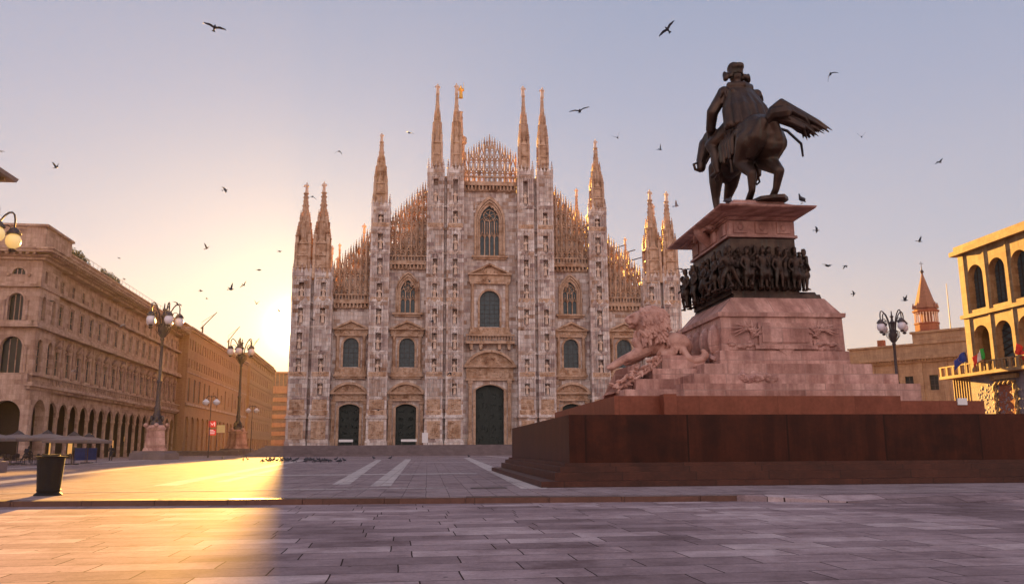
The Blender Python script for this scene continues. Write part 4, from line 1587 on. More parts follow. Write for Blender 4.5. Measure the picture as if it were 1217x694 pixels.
# hind legs: stifle forward, hock back
hm.chain([(.17, -.72, 1.1), (.20, -.52, .86), (.20, -.92, .54), (.19, -.80, .26), (.18, -.66, .13), (.18, -.58, .04)], [.30, .19, .09, .06, .062, .075], 10)
hm.chain([(-.17, -.68, 1.1), (-.20, -.42, .84), (-.19, -.70, .54), (-.18, -.66, .25), (-.17, -.52, .13), (-.17, -.45, .04)], [.27, .17, .085, .06, .062, .075], 10)
# fore legs
hm.chain([(-.17, .58, 1.05), (-.19, .62, .82), (-.19, .66, .50), (-.19, .63, .22), (-.19, .68, .12), (-.19, .74, .04)], [.17, .13, .075, .052, .058, .07], 10)
hm.chain([(.16, .60, 1.05), (.18, .74, .82), (.18, .92, .60), (.18, .76, .36), (.18, .70, .26), (.18, .64, .19)], [.17, .13, .075, .052, .056, .065], 10)
for s_ in (-1, 1):
    hm.chain([(s_ * .10, -.98, 1.36), (s_ * .20, -.90, 1.12), (s_ * .20, -.74, .86)], [.10, .13, .09], 9)
    hm.ball((s_ * .30, .35, 1.25), (.08, .16, .24), 9, 7)
    hm.ball((s_ * .27, -.55, 1.34), (.10, .22, .16), 9, 7)
horse = put('horse', sculpt(hm, .02, 2, 'horse'), BRONZE, STAT_O)
# tail, thrown out to the right by the wind
t = MB()
root = Vector((.02, -.98, 1.40))
t.chain([root, (.10, -1.06, 1.48), (.24, -1.10, 1.50)], [.09, .13, .14], 9)
for k in range(38):
    q = k / 37
    c1 = Vector((.20 + .12 * q + rnd.uniform(-.03, .03), -1.10 + rnd.uniform(-.07, .07), 1.70 - .36 * q + rnd.uniform(-.02, .02)))
    c2 = Vector((.52 + .06 * rnd.random(), -1.10 + rnd.uniform(-.09, .09), 1.56 - .34 * q + rnd.uniform(-.03, .03)))
    ex = 1.16 - .50 * q + rnd.uniform(-.10, .06)
    e = Vector((ex, -1.08 + rnd.uniform(-.1, .1), 1.28 - .20 * q + rnd.uniform(-.05, .04)))
    t.chain([root, (root + c1) / 2 + Vector((-.03, 0, .04)), c1, c2, c2.lerp(e, .6) + Vector((0, 0, .02)), e], [.05, .055, .05, .038, .022, .006], 6)
put('tail', sculpt(t, .012, 0, 'tail'), BRONZE, STAT_O)
# rider, twisted a little: torso, coat skirts, legs gripping the saddle
r_ = MB()
r_.ball((0, -.12, 1.62), (.23, .2, .16), 10, 7)
r_.caps((0, -.12, 1.62), (0, -.10, 1.98), .19, .235, 12)
r_.ball((0, -.10, 2.05), (.30, .17, .17), 12, 8)
r_.caps((0, -.09, 2.14), (-.01, -.06, 2.30), .075, .068, 8)
r_.ball((-.015, -.04, 2.40), (.095, .115, .13), 10, 8)
r_.ball((-.015, .075, 2.385), .024, 6, 4)
for s_ in (-1, 1):
    r_.ball((-.015 + s_ * .095, -.04, 2.395), (.014, .026, .036), 6, 4)
# coat: folds fall from the shoulders over the croup
for k in range(15):
    a = R(196 + k * 10.5)
    top = Vector((.25 * math.cos(a), -.10 + .15 * math.sin(a), 2.06))
    bot = Vector((.40 * math.cos(a), -.20 + .34 * math.sin(a), 1.50 + .03 * (k % 2)))
    mid = (top + bot) / 2 + Vector((.05 * math.cos(a), .05 * math.sin(a), 0))
    r_.chain([top, mid, bot], [.05, .045 + .02 * (k % 2), .04 + .035 * (k % 2)], 7)
r_.tube([(.2, -.12, 2.2), (.0, -.24, 2.18), (-.2, -.12, 2.2), (-.1, .02, 2.22), (.1, .02, 2.22), (.2, -.12, 2.2)], .06, 7)
for s_ in (-1, 1):
    r_.ball((s_ * .29, -.1, 2.13), (.09, .11, .055), 8, 6)
r_.tube([(.24 * math.cos(a_), -.12 + .21 * math.sin(a_), 1.70 + .02 * math.sin(a_ * 3)) for a_ in [i * PI / 8 for i in range(17)]], .035, 6)
for s_ in (-1, 1):
    for k in range(9):
        a_ = R(-60 + k * 40)
        r_.caps((s_ * .30 + .07 * math.cos(a_), -.1 + .09 * math.sin(a_), 2.12), (s_ * .31 + .10 * math.cos(a_), -.1 + .12 * math.sin(a_), 2.01), .022, .014, 5)
r_.tube([(-.22, -.24, 2.1), (0, -.30, 1.9), (.2, -.28, 1.72)], .03, 6)
# left arm bent, hand on the reins; right arm forward
r_.chain([(-.29, -.09, 2.08), (-.46, -.02, 1.82), (-.44, .10, 1.62), (-.36, .26, 1.60)], [.10, .095, .08, .06], 9)
r_.ball((-.34, .30, 1.6), (.06, .07, .05), 7, 5)
r_.chain([(.29, -.09, 2.08), (.42, .04, 1.90), (.38, .32, 1.95), (.36, .5, 2.05)], [.10, .085, .065, .05], 9)
for f_ in range(4):
    r_.caps((-.36 + .02 * f_, .33, 1.62 - .018 * f_), (-.30 + .02 * f_, .37, 1.59 - .018 * f_), .018, .014, 5)
    r_.caps((.36, .5 + .012 * f_, 2.05 - .02 * f_), (.31, .54 + .01 * f_, 2.05 - .02 * f_), .016, .012, 5)
for s_ in (-1, 1):
    r_.chain([(s_ * .16, -.06, 1.60), (s_ * .37, .24, 1.40), (s_ * .40, .14, .98), (s_ * .40, .12, .86)], [.15, .115, .085, .06], 10)
    r_.caps((s_ * .40, .10, .82), (s_ * .42, .32, .80), .05, .038, 8)
RSC = 1.27
SEAT = Vector((0, -.12, 1.56))
grow = Matrix.Translation(SEAT) @ Matrix.Diagonal((RSC * .86, RSC * .95, RSC, 1)) @ Matrix.Translation(-SEAT)
r_.v = [tuple(grow @ Vector(q)) if q[2] > 1.4 else q for q in r_.v]
rider = put('rider', sculpt(r_, .018, 1, 'rider'), BRONZE, STAT_O)
# plumed helmet
t = MB()
t.ball((-.015, -.04, 2.47), (.125, .14, .10), 12, 8)
t.lathe([(.12, 2.40), (.128, 2.43), (.11, 2.46)], -.015, -.04, 12)
for k in range(30):
    a = R(rnd.uniform(0, 360))
    t.ball((-.015 + .08 * math.cos(a), -.05 + .10 * math.sin(a), 2.515 + rnd.uniform(-.025, .025)), (.06, .065, .045), 6, 5)
for s_ in (-1, 1):
    for k in range(7):
        q = k / 6
        t.ball((-.015 + s_ * (.11 + .10 * q), -.06 + rnd.uniform(-.03, .03), 2.38 - .06 * q + .04 * math.sin(q * 3) + rnd.uniform(-.015, .015)), (.05, .055, .042), 6, 5)
    t.ball((-.015 + s_ * .215, -.06, 2.39), (.03, .05, .06), 7, 5)
t.v = [tuple(grow @ Vector(q)) for q in t.v]
put('plumed_helmet', sculpt(t, .015, 3, 'helmet'), BRONZE, rider)
# saddle cloth, straps, stirrups, scabbard, reins
for s_ in (-1, 1):
    t = MB()
    t.chain([(s_ * .27, -.42, 1.47), (s_ * .3, .1, 1.50)], [.05, .05], 7)
    for k in range(5):
        y = -.40 + k * .11
        t.chain([(s_ * .25, y, 1.50), (s_ * .355, y - .01, 1.25), (s_ * .37, y - .03, .98 - .05 * (k % 2))], [.045, .06, .04], 6)
    put('saddle_cloth', sculpt(t, .016, 1, 'cloth'), BRONZE, horse)
    t = MB()
    t.tube([(s_ * .38, .06, 1.2), (s_ * .42, .1, .9), (s_ * .40, .12, .77), (s_ * .36, .16, .70), (s_ * .40, .2, .66), (s_ * .44, .16, .70), (s_ * .40, .12, .78)], .02, 5)
    t.build('stirrup', BRONZE, horse, 60)
t = MB()
t.tube([(-.33, -.22, 1.35), (-.37, -.30, 1.05), (-.36, -.33, .8), (-.33, -.3, .68)], [.02, .025, .022, .04], 6)
t.build('hanging_strap', BRONZE, horse, 60)
t = MB()
t.tube([(-.36, .3, 1.6), (-.36, .6, 1.5), (-.32, .95, 1.22)], .014, 5)
t.tube([(-.30, .3, 1.6), (-.1, .6, 1.62), (-.24, .97, 1.2)], .014, 5)
t.tube([(-.34, .92, 1.10), (-.44, .94, 1.14), (-.46, .95, 1.24), (-.38, .95, 1.28), (-.30, .94, 1.2)], .028, 6)
t.build('reins', BRONZE, horse, 60)
t = MB()
t.tube([(.42, -.28, 1.62), (.60, -.6, 1.40), (.66, -.9, 1.06), (.58, -1.05, .78)], [.026, .026, .024, .018], 7)
t.build('sabre', BRONZE, rider, 60)
t = MB()
t.prism_z([(.36 * math.cos(2 * PI * k / 14) * (1 + .1 * math.sin(k * 2.3)), -.15 + 1.12 * math.sin(2 * PI * k / 14) * (1 + .06 * math.sin(k * 1.7))) for k in range(14)], -.02, .035)
t.build('bronze_ground', BRONZE, STAT_O)

# ================================================================= the lion
LY = 32.3
SC_L = LY / 1000


def lp(u, v, dy=0.0):
    """enlarged-view coordinates -> world, on the lion's own depth"""
    return at(700 + .1874 * u, 350 + .1874 * v, LY + dy)


LO = lp(470, 520)
LION = thing('lion_statue', 'pink granite lion with raised head lying on stepped blocks and facing left', 'statue', LO)
L = lambda u, v, dy=0.0: lp(u, v, dy) - LO
px = .1874 * SC_L
m = MB()
# trunk and haunch
m.chain([L(390, 300), L(470, 315, .05), L(560, 320, .05)], [.58, .52, .46], 14)
m.ball(L(545, 305, -.35), (.62, .32, .40), 14, 10)
m.ball(L(545, 305, .4), (.62, .32, .40), 14, 10)
m.ball(L(600, 330, 0), (.36, .42, .36), 12, 9)
m.ball(L(370, 300), (.50, .48, .62), 14, 10)
# neck and head
m.chain([L(395, 240), L(360, 190), L(325, 160)], [.50, .46, .38], 12)
m.ball(L(318, 160), (.36, .34, .36), 12, 9)
m.caps(L(300, 160), L(255, 168), .24, .15, 10)
m.ball(L(240, 158), (.10, .13, .075), 8, 6)
m.caps(L(290, 196), L(262, 205), .14, .085, 8)
m.ball(L(285, 135, -.15), (.12, .08, .06), 8, 5)
m.ball(L(285, 135, .15), (.12, .08, .06), 8, 5)
m.ball(L(370, 110, -.22), (.10, .08, .12), 8, 6)
# forelegs: one stretched out on the shield, one upright beneath the chest
m.chain([L(350, 350, -.3), L(290, 385, -.45), L(215, 415, -.5), L(150, 455, -.5)], [.30, .22, .165, .15], 10)
m.ball(L(140, 460, -.5), (.20, .17, .13), 9, 6)
for k in range(4):
    m.ball(L(122 + k * 1, 466, -.62 + k * .08), (.08, .05, .06), 6, 5)
m.chain([L(350, 350, .3), L(300, 400, .45), L(240, 430, .5)], [.30, .22, .16], 10)
# hind feet
m.chain([L(520, 370, -.5), L(470, 385, -.55), L(445, 390, -.5)], [.22, .17, .13], 9)
m.ball(L(505, 372, -.55), (.34, .16, .15), 9, 6)
m.ball(L(400, 120), (.48, .42, .34), 10, 8)
m.ball(L(430, 190), (.46, .48, .5), 10, 8)
# face: brow, nose, open jaw, cheek
for s_ in (-1, 1):
    m.caps(L(262, 138, s_ * .13), L(292, 122, s_ * .17), .05, .07, 7)
    m.ball(L(300, 178, s_ * .2), (.16, .12, .13), 8, 6)
    m.ball(L(258, 178, s_ * .10), (.10, .08, .08), 8, 6)
m.caps(L(296, 128), L(246, 150), .10, .085, 8)
for k in range(5):
    m.caps(L(520 + k * 22, 335, -.62), L(512 + k * 22, 372, -.60), .05, .04, 6)
m.chain([L(455, 270, -.42), L(470, 320, -.5), L(450, 372, -.42)], [.16, .14, .10], 8)
m.chain([L(300, 300, -.38), L(330, 345, -.44)], [.2, .2], 8)
body = put('body', sculpt(m, .028, 1, 'lion'), LIONST, LION)
mn = MB()
for k in range(230):
    lay = k / 229
    u = 318 + 150 * lay ** .9 + rnd.uniform(-12, 12)
    v0 = rnd.uniform(72, 105) + (rnd.random() ** 1.3) * 175
    top_ = max(0.0, min(1.0, (v0 - 72) / 60))
    d_ = (.30 + .24 * top_) * rnd.choice((-1, -1, 1, rnd.uniform(-1, 1)))
    c = L(u, v0, d_)
    f1 = Vector((rnd.uniform(.02, .16), d_ * .22, -rnd.uniform(.08, .18)))
    f2 = f1 + Vector((rnd.uniform(-.06, .16), d_ * .12, -rnd.uniform(.14, .26)))
    f3 = f2 + Vector((rnd.uniform(-.14, .04), -d_ * .05, -rnd.uniform(.04, .12)))
    mn.tube([c, c + f1, c + f2, c + f3], [.05, .10, .075, .012], 6)
for k in range(46):
    c = L(rnd.uniform(296, 400), rnd.uniform(205, 275), rnd.choice((-1, 1, 0)) * rnd.uniform(.1, .46))
    mn.tube([c, c + Vector((-.04, -.03, -.2)), c + Vector((.03, 0, -.46)), c + Vector((.10, 0, -.56))], [.05, .10, .07, .012], 6)
mn.build('mane', LIONST, LION, 45)
t = MB()
t.chain([L(600, 300, -.2), L(595, 350, -.55), L(625, 400, -.65), L(670, 422, -.65), L(715, 412, -.65), L(740, 385, -.65), L(725, 358, -.65)], [.13, .15, .155, .16, .165, .15, .10], 10)
put('tail', sculpt(t, .04, 2, 'lion_tail'), LIONST, LION)
# blocks it lies on
t = MB()
for (u0, u1, v0, v1, y0, y1) in ((465, 735, 385, 470, -.75, 1.0), (405, 745, 470, 535, -1.1, 1.3), (300, 640, 535, 600, -1.5, 1.5), (225, 760, 600, 650, -2.2, 1.7), (600, 770, 520, 600, -1.9, 1.5)):
    a, b2 = L(u0, v1, y0), L(u1, v0, y0)
    t.box(a.x, b2.x, y0, y1, a.z if v1 < 640 else a.z - .8, b2.z)
t.build('stepped_base', PINK, LION)
# tilted shield slab under the stretched paw, laurel branches across it
t = MB()
p0, p1, p2, p3 = L(95, 640, -1.0), L(170, 480, -.9), L(330, 430, -.5), L(270, 600, -.9)
n_ = Vector((.10, .45, -.05))
t.hexa([p0, p3, p3 + n_ * 3, p0 + n_ * 3, p1, p2, p2 + n_ * 3, p1 + n_ * 3])
t.build('shield', PINK, LION)
t = MB()
for k in range(46):
    q = k / 45
    base_ = L(170 + 280 * q, 590 - 190 * q + 14 * math.sin(k), -1.15 + .35 * q)
    ang = rnd.uniform(0, 2 * PI)
    L_ = rnd.uniform(.2, .38)
    e = base_ + Vector((L_ * math.cos(ang), -rnd.uniform(.05, .25), L_ * math.sin(ang) * .8))
    t.tube([base_, (base_ + e) / 2 + Vector((0, -.05, .03)), e], [.03, .075, .012], 5)
    t.ball((base_ + e) / 2, (.10, .06, .07), 6, 4)
t.tube([L(180, 600, -1.1), L(300, 530, -1.1), L(400, 470, -1.0), L(460, 410, -.8)], .06, 6)
t.build('laurel_branches', LIONST, LION, 60)

# ================================================================= buildings on the left
def frame_for(name, label, cat, origin, ang, group=None):
    """facade frame: local +x along the facade, -y out of it"""
    return thing(name, label, cat, origin, ang, group)


def window_set(parent, spots, op, y, mat_pane, frame_mat, mull=(1, 2), surround=None, name='window'):
    """the same window at many (x, z) spots; op is centred on x = 0, z = 0"""
    x0, x1, zb, zs, kind = op
    pm = pane(op, y).mesh('pane', mat_pane)
    pm2 = pm.copy()
    pm2.materials.clear()
    pm2.materials.append(BLIND)
    f = MB()
    top = zs if kind == 'flat' else zs + (x1 - x0) * .45
    w = x1 - x0
    for i in range(1, mull[0] + 1):
        x = x0 + w * i / (mull[0] + 1)
        f.box(x - .05, x + .05, y - .06, y - .004, zb, top)
    for i in range(1, mull[1] + 1):
        z = zb + (top - zb) * i / (mull[1] + 1)
        f.box(x0, x1, y - .05, y - .006, z - .04, z + .04)
    if surround:
        surround(f)
    fm = f.mesh('frame', frame_mat)
    for x, z in spots:
        o = link(name, pm2 if rnd.random() < .22 else pm, parent, (x, 0, z))
        link('frame', fm, o)


# ---- the long arcaded palace
ANG1 = R(90 + 2.9)
A = Vector((-48.2, 107, 0))
PAL = frame_for('palace', 'long pale arcaded palace with heavy cornice rising behind the cafe parasols', 'building', A, ANG1)
LEN = 74.0
NB_ = 17
P0 = 6.5                                       # the end pavilion
bw = (LEN - P0) / NB_
ZB, ZW1, ZW2, ZAT, ZCO, ZPA = 9.4, 10.6, 17.2, 21.6, 24.3, 26.9
w = MB()
xs = [(P0 + bw * i, P0 + bw * (i + 1)) for i in range(NB_)]
for x0, x1 in xs:
    c = (x0 + x1) / 2
    bay(w, x0, x1, 0, ZB - .6, (c - 1.55, c + 1.55, 0, 5.7, 'round'), 0, .25)
    bay(w, x0, x1, ZB - .6, 16.4, (c - .74, c + .74, 10.8, 13.8, 'flat'), 0, .2)
    bay(w, x0, x1, 16.4, 21.0, (c - .7, c + .7, 17.4, 19.9, 'flat'), 0, .2)
    bay(w, x0, x1, 21.0, ZCO, (c - .52, c + .52, 21.7, 23.2, 'flat'), 0, .2)
bay(w, 0, P0, 0, ZB - .6, (1.3, 5.2, 0, 5.4, 'round'), -.5, 1.2)
for k in range(2):
    x0, x1 = P0 / 2 * k, P0 / 2 * (k + 1)
    c = (x0 + x1) / 2
    bay(w, x0, x1, ZB - .6, 16.4, (c - .75, c + .75, 10.6, 13.9, 'round'), -.5, .5)
    bay(w, x0, x1, 16.4, 21.0, (c - .6, c + .6, 17.0, 19.4, 'round'), -.5, .5)
    bay(w, x0, x1, 21.0, ZCO, (c - .42, c + .42, 21.7, 23.2, 'flat'), -.5, .4)
w.box(P0 - .35, P0, -.5, 0, 0, ZCO)
# end facing the viewer: plane at x = 0, runs to the left (local +y is away from the square)
we = MB()
ey = -0.5
n_end = 5
for i in range(n_end):
    a, b2 = i * 5.2, (i + 1) * 5.2
    c = (a + b2) / 2
    bay(we, a, b2, 0, ZB - .6, (c - 1.7, c + 1.7, 0, 5.4, 'round'), 0, 1.0)
    bay(we, a, b2, ZB - .6, 16.4, (c - 1.2, c + 1.2, 10.4, 13.6, 'round'), 0, .6)
    bay(we, a, b2, 16.4, 21.0, (c - .85, c + .85, 16.8, 19.3, 'round'), 0, .6)
    bay(we, a, b2, 21.0, ZCO, (c - .75, c + .75, 22.5, 22.55, 'round'), 0, .2)
rot = Matrix(((0, 1, 0, 0), (1, 0, 0, -.5), (0, 0, 1, 0), (0, 0, 0, 1)))
w.join(we, rot)
w.box(-.01, LEN, 9, 26, 0, ZCO)
pw_ = w.build('wall', SANDST, PAL)
# piers, string courses, pediments
t = MB()
arch_band(t, -1.55, 1.55, 5.6, 5.7, 'round', -.08, .0, .24)
m_arch = t.mesh('arch_surround', SANDST)
t = MB()
t.box(-.36, .36, -.14, .02, 0, .7)
t.lathe([(.25, .7), (.22, 5.0), (.32, 5.4), (.36, 5.68)], 0, .08, 8)
m_pier = t.mesh('pier', SANDST)
t = MB()
t.box(-1.0, 1.0, -.16, .02, 13.8, 14.05)
for s_ in (-.88, .88):
    t.box(s_ - .12, s_ + .12, -.1, .02, 10.7, 13.8)
t.box(-.5, .5, -.12, .02, 14.05, 14.3)
t.box(-1.0, 1.0, -.3, .02, 14.3, 14.5)
t.prism_y([(-1.05, 14.5), (1.05, 14.5), (0, 15.4)], -.42, .02)
m_sur = t.mesh('window_surround', SANDST)
t = MB()
t.box(-.9, .9, -.2, .02, 20.1, 20.35)
for s_ in (-.82, .82):
    t.box(s_ - .1, s_ + .1, -.12, .02, 17.25, 20.1)
t.box(-.85, .85, -.14, .02, 17.0, 17.25)
m_sur2 = t.mesh('window_surround', SANDST)
m_pil = MB().box(-.26, .26, -.14, .02, 10.2, 15.6).mesh('pilaster', SANDST)
for x0, x1 in xs:
    c = (x0 + x1) / 2
    link('arch_surround', m_arch, pw_, (c, 0, 0))
    link('pier', m_pier, pw_, (x0, 0, 0))
    link('window_surround', m_sur, pw_, (c, 0, 0))
    link('window_surround', m_sur2, pw_, (c, 0, 0))
    link('pilaster', m_pil, pw_, (x0, 0, 0))
t = MB()
t.box(-.9, LEN, -.95, .02, ZB - .6, ZB - .15)
t.box(-.6, LEN, -.6, .02, ZB - .95, ZB - .6)
for x in [P0 + i * bw / 4 for i in range(NB_ * 4)]:
    t.lathe([(.10, ZB - .15), (.06, ZB + .05), (.11, ZB + .3), (.06, ZB + .6), (.1, ZB + .7)], x, -.72, 5)
t.box(-.85, LEN, -.9, -.55, ZB + .7, ZB + .9)
t.box(-.85, LEN, -.3, .02, ZB - .15, ZB + .9)
t.build('balcony', SANDST, pw_)
t = MB()
for z, h, pr in ((15.9, .5, .75), (16.4, .3, .4), (20.9, .35, .3)):
    t.box(-.2 - pr, LEN, -.5 - pr * .6, .02, z, z + h)
    t.box(-.2 - pr, 0, -.5, 26, z, z + h)
t.build('string_course', SANDST, pw_)
t = MB()
for e, z, h in ((.5, ZCO, .35), (.9, ZCO + .35, .25), (1.7, ZCO + .75, .35), (1.85, ZCO + 1.1, .2)):
    t.box(-e, LEN + .2, -.5 - e, 26, z, z + h)
for i in range(92):
    x = .2 + i * .8
    t.box(x - .16, x + .16, -2.0, -.4, ZCO + .5, ZCO + .76)
for i in range(28):
    y = i * .8
    t.box(-1.5, 0, y - .16, y + .16, ZCO + .5, ZCO + .76)
t.build('cornice', SANDST, pw_)
t = MB()
t.box(-.3, 8.5, -.7, 26, ZCO + 1.3, ZPA + 1.6)
t.box(-.55, 8.75, -.95, 26, ZPA + 1.6, ZPA + 1.9)
t.box(8.5, LEN, -.3, .3, ZCO + 1.3, ZPA + .2)
t.box(8.5, LEN, -.45, .4, ZPA + .2, ZPA + .4)
t.box(8.5, LEN, 3, 26, ZCO + 1.3, ZPA + .3)
t.build('parapet', SANDST, pw_)
window_set(PAL, [((a + b2) / 2, 0) for a, b2 in xs], (-.74, .74, 10.8, 13.8, 'flat'), .16, GLASS, SANDST, (1, 2))
window_set(PAL, [((a + b2) / 2, 0) for a, b2 in xs], (-.7, .7, 17.4, 19.9, 'flat'), .16, GLASS, SANDST, (1, 2))
window_set(PAL, [((a + b2) / 2, 0) for a, b2 in xs], (-.52, .52, 21.7, 23.2, 'flat'), .16, GLASS, SANDST, (1, 1))
window_set(PAL, [(P0 / 4, 0), (P0 * .75, 0)], (-.75, .75, 10.6, 13.9, 'round'), -.1, GLASS, SANDST, (1, 3))
window_set(PAL, [(P0 / 4, 0), (P0 * .75, 0)], (-.6, .6, 17.0, 19.4, 'round'), -.1, GLASS, SANDST, (1, 3))
window_set(PAL, [(P0 / 4, 0), (P0 * .75, 0)], (-.42, .42, 21.7, 23.2, 'flat'), -.15, GLASS, SANDST, (1, 1))
for op, dy in (((-1.2, 1.2, 10.4, 13.6, 'round'), .5), ((-.85, .85, 16.8, 19.3, 'round'), .5), ((-.75, .75, 22.5, 22.55, 'round'), .15)):
    pm = pane(op, 0).mesh('pane', GLASS)
    f = MB()
    for q in (-.33, .33):
        f.box(q * op[1] - .05, q * op[1] + .05, -.06, -.004, op[2], op[3] + op[1] * .8)
    arch_band(f, op[0], op[1], op[2], op[3], 'round', -dy - .12, -dy + .02, .25)
    for s_ in (-1, 1):
        f.lathe([(.2, op[2]), (.17, op[3] - .3), (.26, op[3])], s_ * (op[1] + .45), -dy - .1, 8)
    fm = f.mesh('frame', SANDST)
    for i in range(n_end):
        o = link('window', pm, PAL, (dy, -.5 + 5.2 * (i + .5), 0), R(-90))
        o.scale = (-1, 1, 1)
        link('frame', fm, o)
# the passage behind the arches, with a few lit shop fronts
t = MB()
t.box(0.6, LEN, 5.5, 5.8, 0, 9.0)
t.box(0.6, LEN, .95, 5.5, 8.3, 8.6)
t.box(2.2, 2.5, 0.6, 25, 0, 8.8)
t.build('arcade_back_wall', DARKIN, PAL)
for x, z0_, h in ((9.5, .6, 2.4), (24, .5, 2.2), (31.5, .6, 2.6), (40, 2.8, 1.1), (52, .5, 2.4), (60, 2.8, .9)):
    MB().box(x, x + 1.7, 5.42, 5.5, z0_, z0_ + h).build('shop_window', SHOPLIT, PAL)
# roof garden shrubs on the terrace
SHRUB = carve_mat('shrub_leaves', [(.3, (.04, .05, .02)), (.5, (.09, .085, .03)), (.7, (.13, .11, .04))], 6, .8)


def leaf_cloud(n, rx, ry, rz, size, seed):
    r_ = random.Random(seed)
    m_ = MB()
    for _ in range(n):
        d = Vector((r_.gauss(0, 1), r_.gauss(0, 1), r_.gauss(0, 1))).normalized() * (r_.random() ** .4)
        c = Vector((d.x * rx, d.y * ry, abs(d.z) * rz))
        u = Vector((r_.gauss(0, 1), r_.gauss(0, 1), r_.gauss(0, 1))).normalized() * size
        v = u.orthogonal().normalized() * size * .5
        m_.add([c - u, c + v, c + u, c - v], [(0, 1, 2, 3)])
    for _ in range(8):
        m_.tube([(0, 0, 0), (r_.uniform(-.5, .5) * rx, r_.uniform(-.5, .5) * ry, rz * .8)], [.03, .015], 4)
    return m_


SH = leaf_cloud(380, 1.0, .8, 1.5, .13, 3).mesh('shrub', SHRUB)
PM = Matrix.Translation(A) @ Matrix.Rotation(ANG1, 4, 'Z')
for i, x in enumerate((10.5, 13.5, 15, 17.5, 26.5, 28.2, 30.0, 31.5, 33)):
    o = link('shrub', SH, None, PM @ Vector((x, .9, ZPA + .25)), i * 1.3)
    o.scale = (rnd.uniform(.9, 1.4),) * 2 + (rnd.uniform(.9, 1.4),)
    tag(o, 'small shrub growing on the roof terrace of the arcaded palace', 'shrub', 'shrubs on the palace roof terrace')
t = MB()
for i in range(30):
    x = 9 + i * 2.0
    t.tube([(x, -.1, ZPA + .4), (x, -.1, ZPA + 1.3)], .03, 4)
t.tube([(9, -.1, ZPA + 1.3), (67, -.1, ZPA + 1.3)], .03, 4)
t.build('terrace_railing', IRON, PAL)

# ---- the plainer brick block beyond it
b0 = Vector((-50.0, 181, 0))
OFF = frame_for('office_block', 'plain tan brick block with tall arches beyond the arcaded palace', 'building', b0, R(90 + 2.9))
L2 = 78.0
w = MB()
n2 = 15
bw2 = L2 / n2
H2 = 26.2
for i in range(n2):
    x0, x1 = bw2 * i, bw2 * (i + 1)
    c = (x0 + x1) / 2
    bay(w, x0, x1, 0, 10.6, (c - 1.7, c + 1.7, 0, 6.4, 'round'), 0, .4)
    bay(w, x0, x1, 10.6, 17.2, (c - .8, c + .8, 11.2, 16.0, 'flat') if i % 2 == 0 or i < 5 else (c - .6, c + .6, 12.2, 14.6, 'flat'), 0, .25)
    for k, (za, zb, zz0, zz1) in enumerate(((17.2, 21.2, 18.2, 20.0), (21.2, H2, 22.0, 24.2))):
        bay(w, x0, c, za, zb, (x0 + bw2 * .25 - .5, x0 + bw2 * .25 + .5, zz0, zz1, 'flat'), 0, .25)
        bay(w, c, x1, za, zb, (c + bw2 * .25 - .5, c + bw2 * .25 + .5, zz0, zz1, 'flat'), 0, .25)
we = MB()
for za, zb, o in ((0, 10.6, (1.4, 4.0, 0, 7.0, 'round')), (10.6, 17.2, (2.8, 4.4, 11.2, 16, 'flat')), (17.2, 21.4, (2.9, 4.6, 17.8, 20.2, 'flat')), (21.4, H2, (2.7, 4.7, 22.6, 24.8, 'flat'))):
    bay(we, 0, 5.5, za, zb, o, 0, .5)
w.join(we, Matrix(((0, 1, 0, 0), (1, 0, 0, 0), (0, 0, 1, 0), (0, 0, 0, 1))))
w.box(.6, L2, 1.2, 22, 0, H2)
wo = w.build('wall', BRICKW, OFF)
t = MB()
t.box(-.3, L2, -.3, .02, 10.3, 10.8)
t.box(-.6, L2, -.7, 22, H2, H2 + .35)
t.box(-.3, L2, -.35, 22, H2 - .4, H2)
t.box(-.2, L2, -.15, .02, 17.0, 17.3)
t.build('string_course', SANDST, wo)
t = MB()
t.box(3, L2, 3.5, 22, H2 + .35, H2 + 2.3)
t.box(2.6, L2, 3.0, 22, H2 + 2.3, H2 + 2.6)
t.build('attic', BRICKW, OFF)
window_set(OFF, [(bw2 * (i + .5), 0) for i in range(n2) if i % 2 == 0 or i < 5], (-.8, .8, 11.2, 16.0, 'flat'), .2, GLASS, IRON, (1, 3))
window_set(OFF, [(bw2 * (i + .5), 0) for i in range(n2) if not (i % 2 == 0 or i < 5)], (-.6, .6, 12.2, 14.6, 'flat'), .2, GLASS, IRON, (1, 2))
window_set(OFF, [(bw2 * (i / 2 + .25), 0) for i in range(n2 * 2)], (-.5, .5, 18.2, 20.0, 'flat'), .2, GLASS, IRON, (1, 1))
window_set(OFF, [(bw2 * (i / 2 + .25), 0) for i in range(n2 * 2)], (-.5, .5, 22.0, 24.2, 'flat'), .2, GLASS, IRON, (1, 1))
for x0_, x1_, z0_, z1_ in ((2.8, 4.4, 11.2, 16), (2.9, 4.6, 17.8, 20.2), (2.7, 4.7, 22.6, 24.8)):
    o = MB().box(.42, .48, x0_, x1_, z0_, z1_).build('window', GLASS, OFF)
    f = MB()
    f.box(.36, .42, (x0_ + x1_) / 2 - .06, (x0_ + x1_) / 2 + .06, z0_, z1_)
    f.box(.37, .415, x0_, x1_, (z0_ + z1_) / 2 - .05, (z0_ + z1_) / 2 + .05)
    f.build('frame', IRON, o)
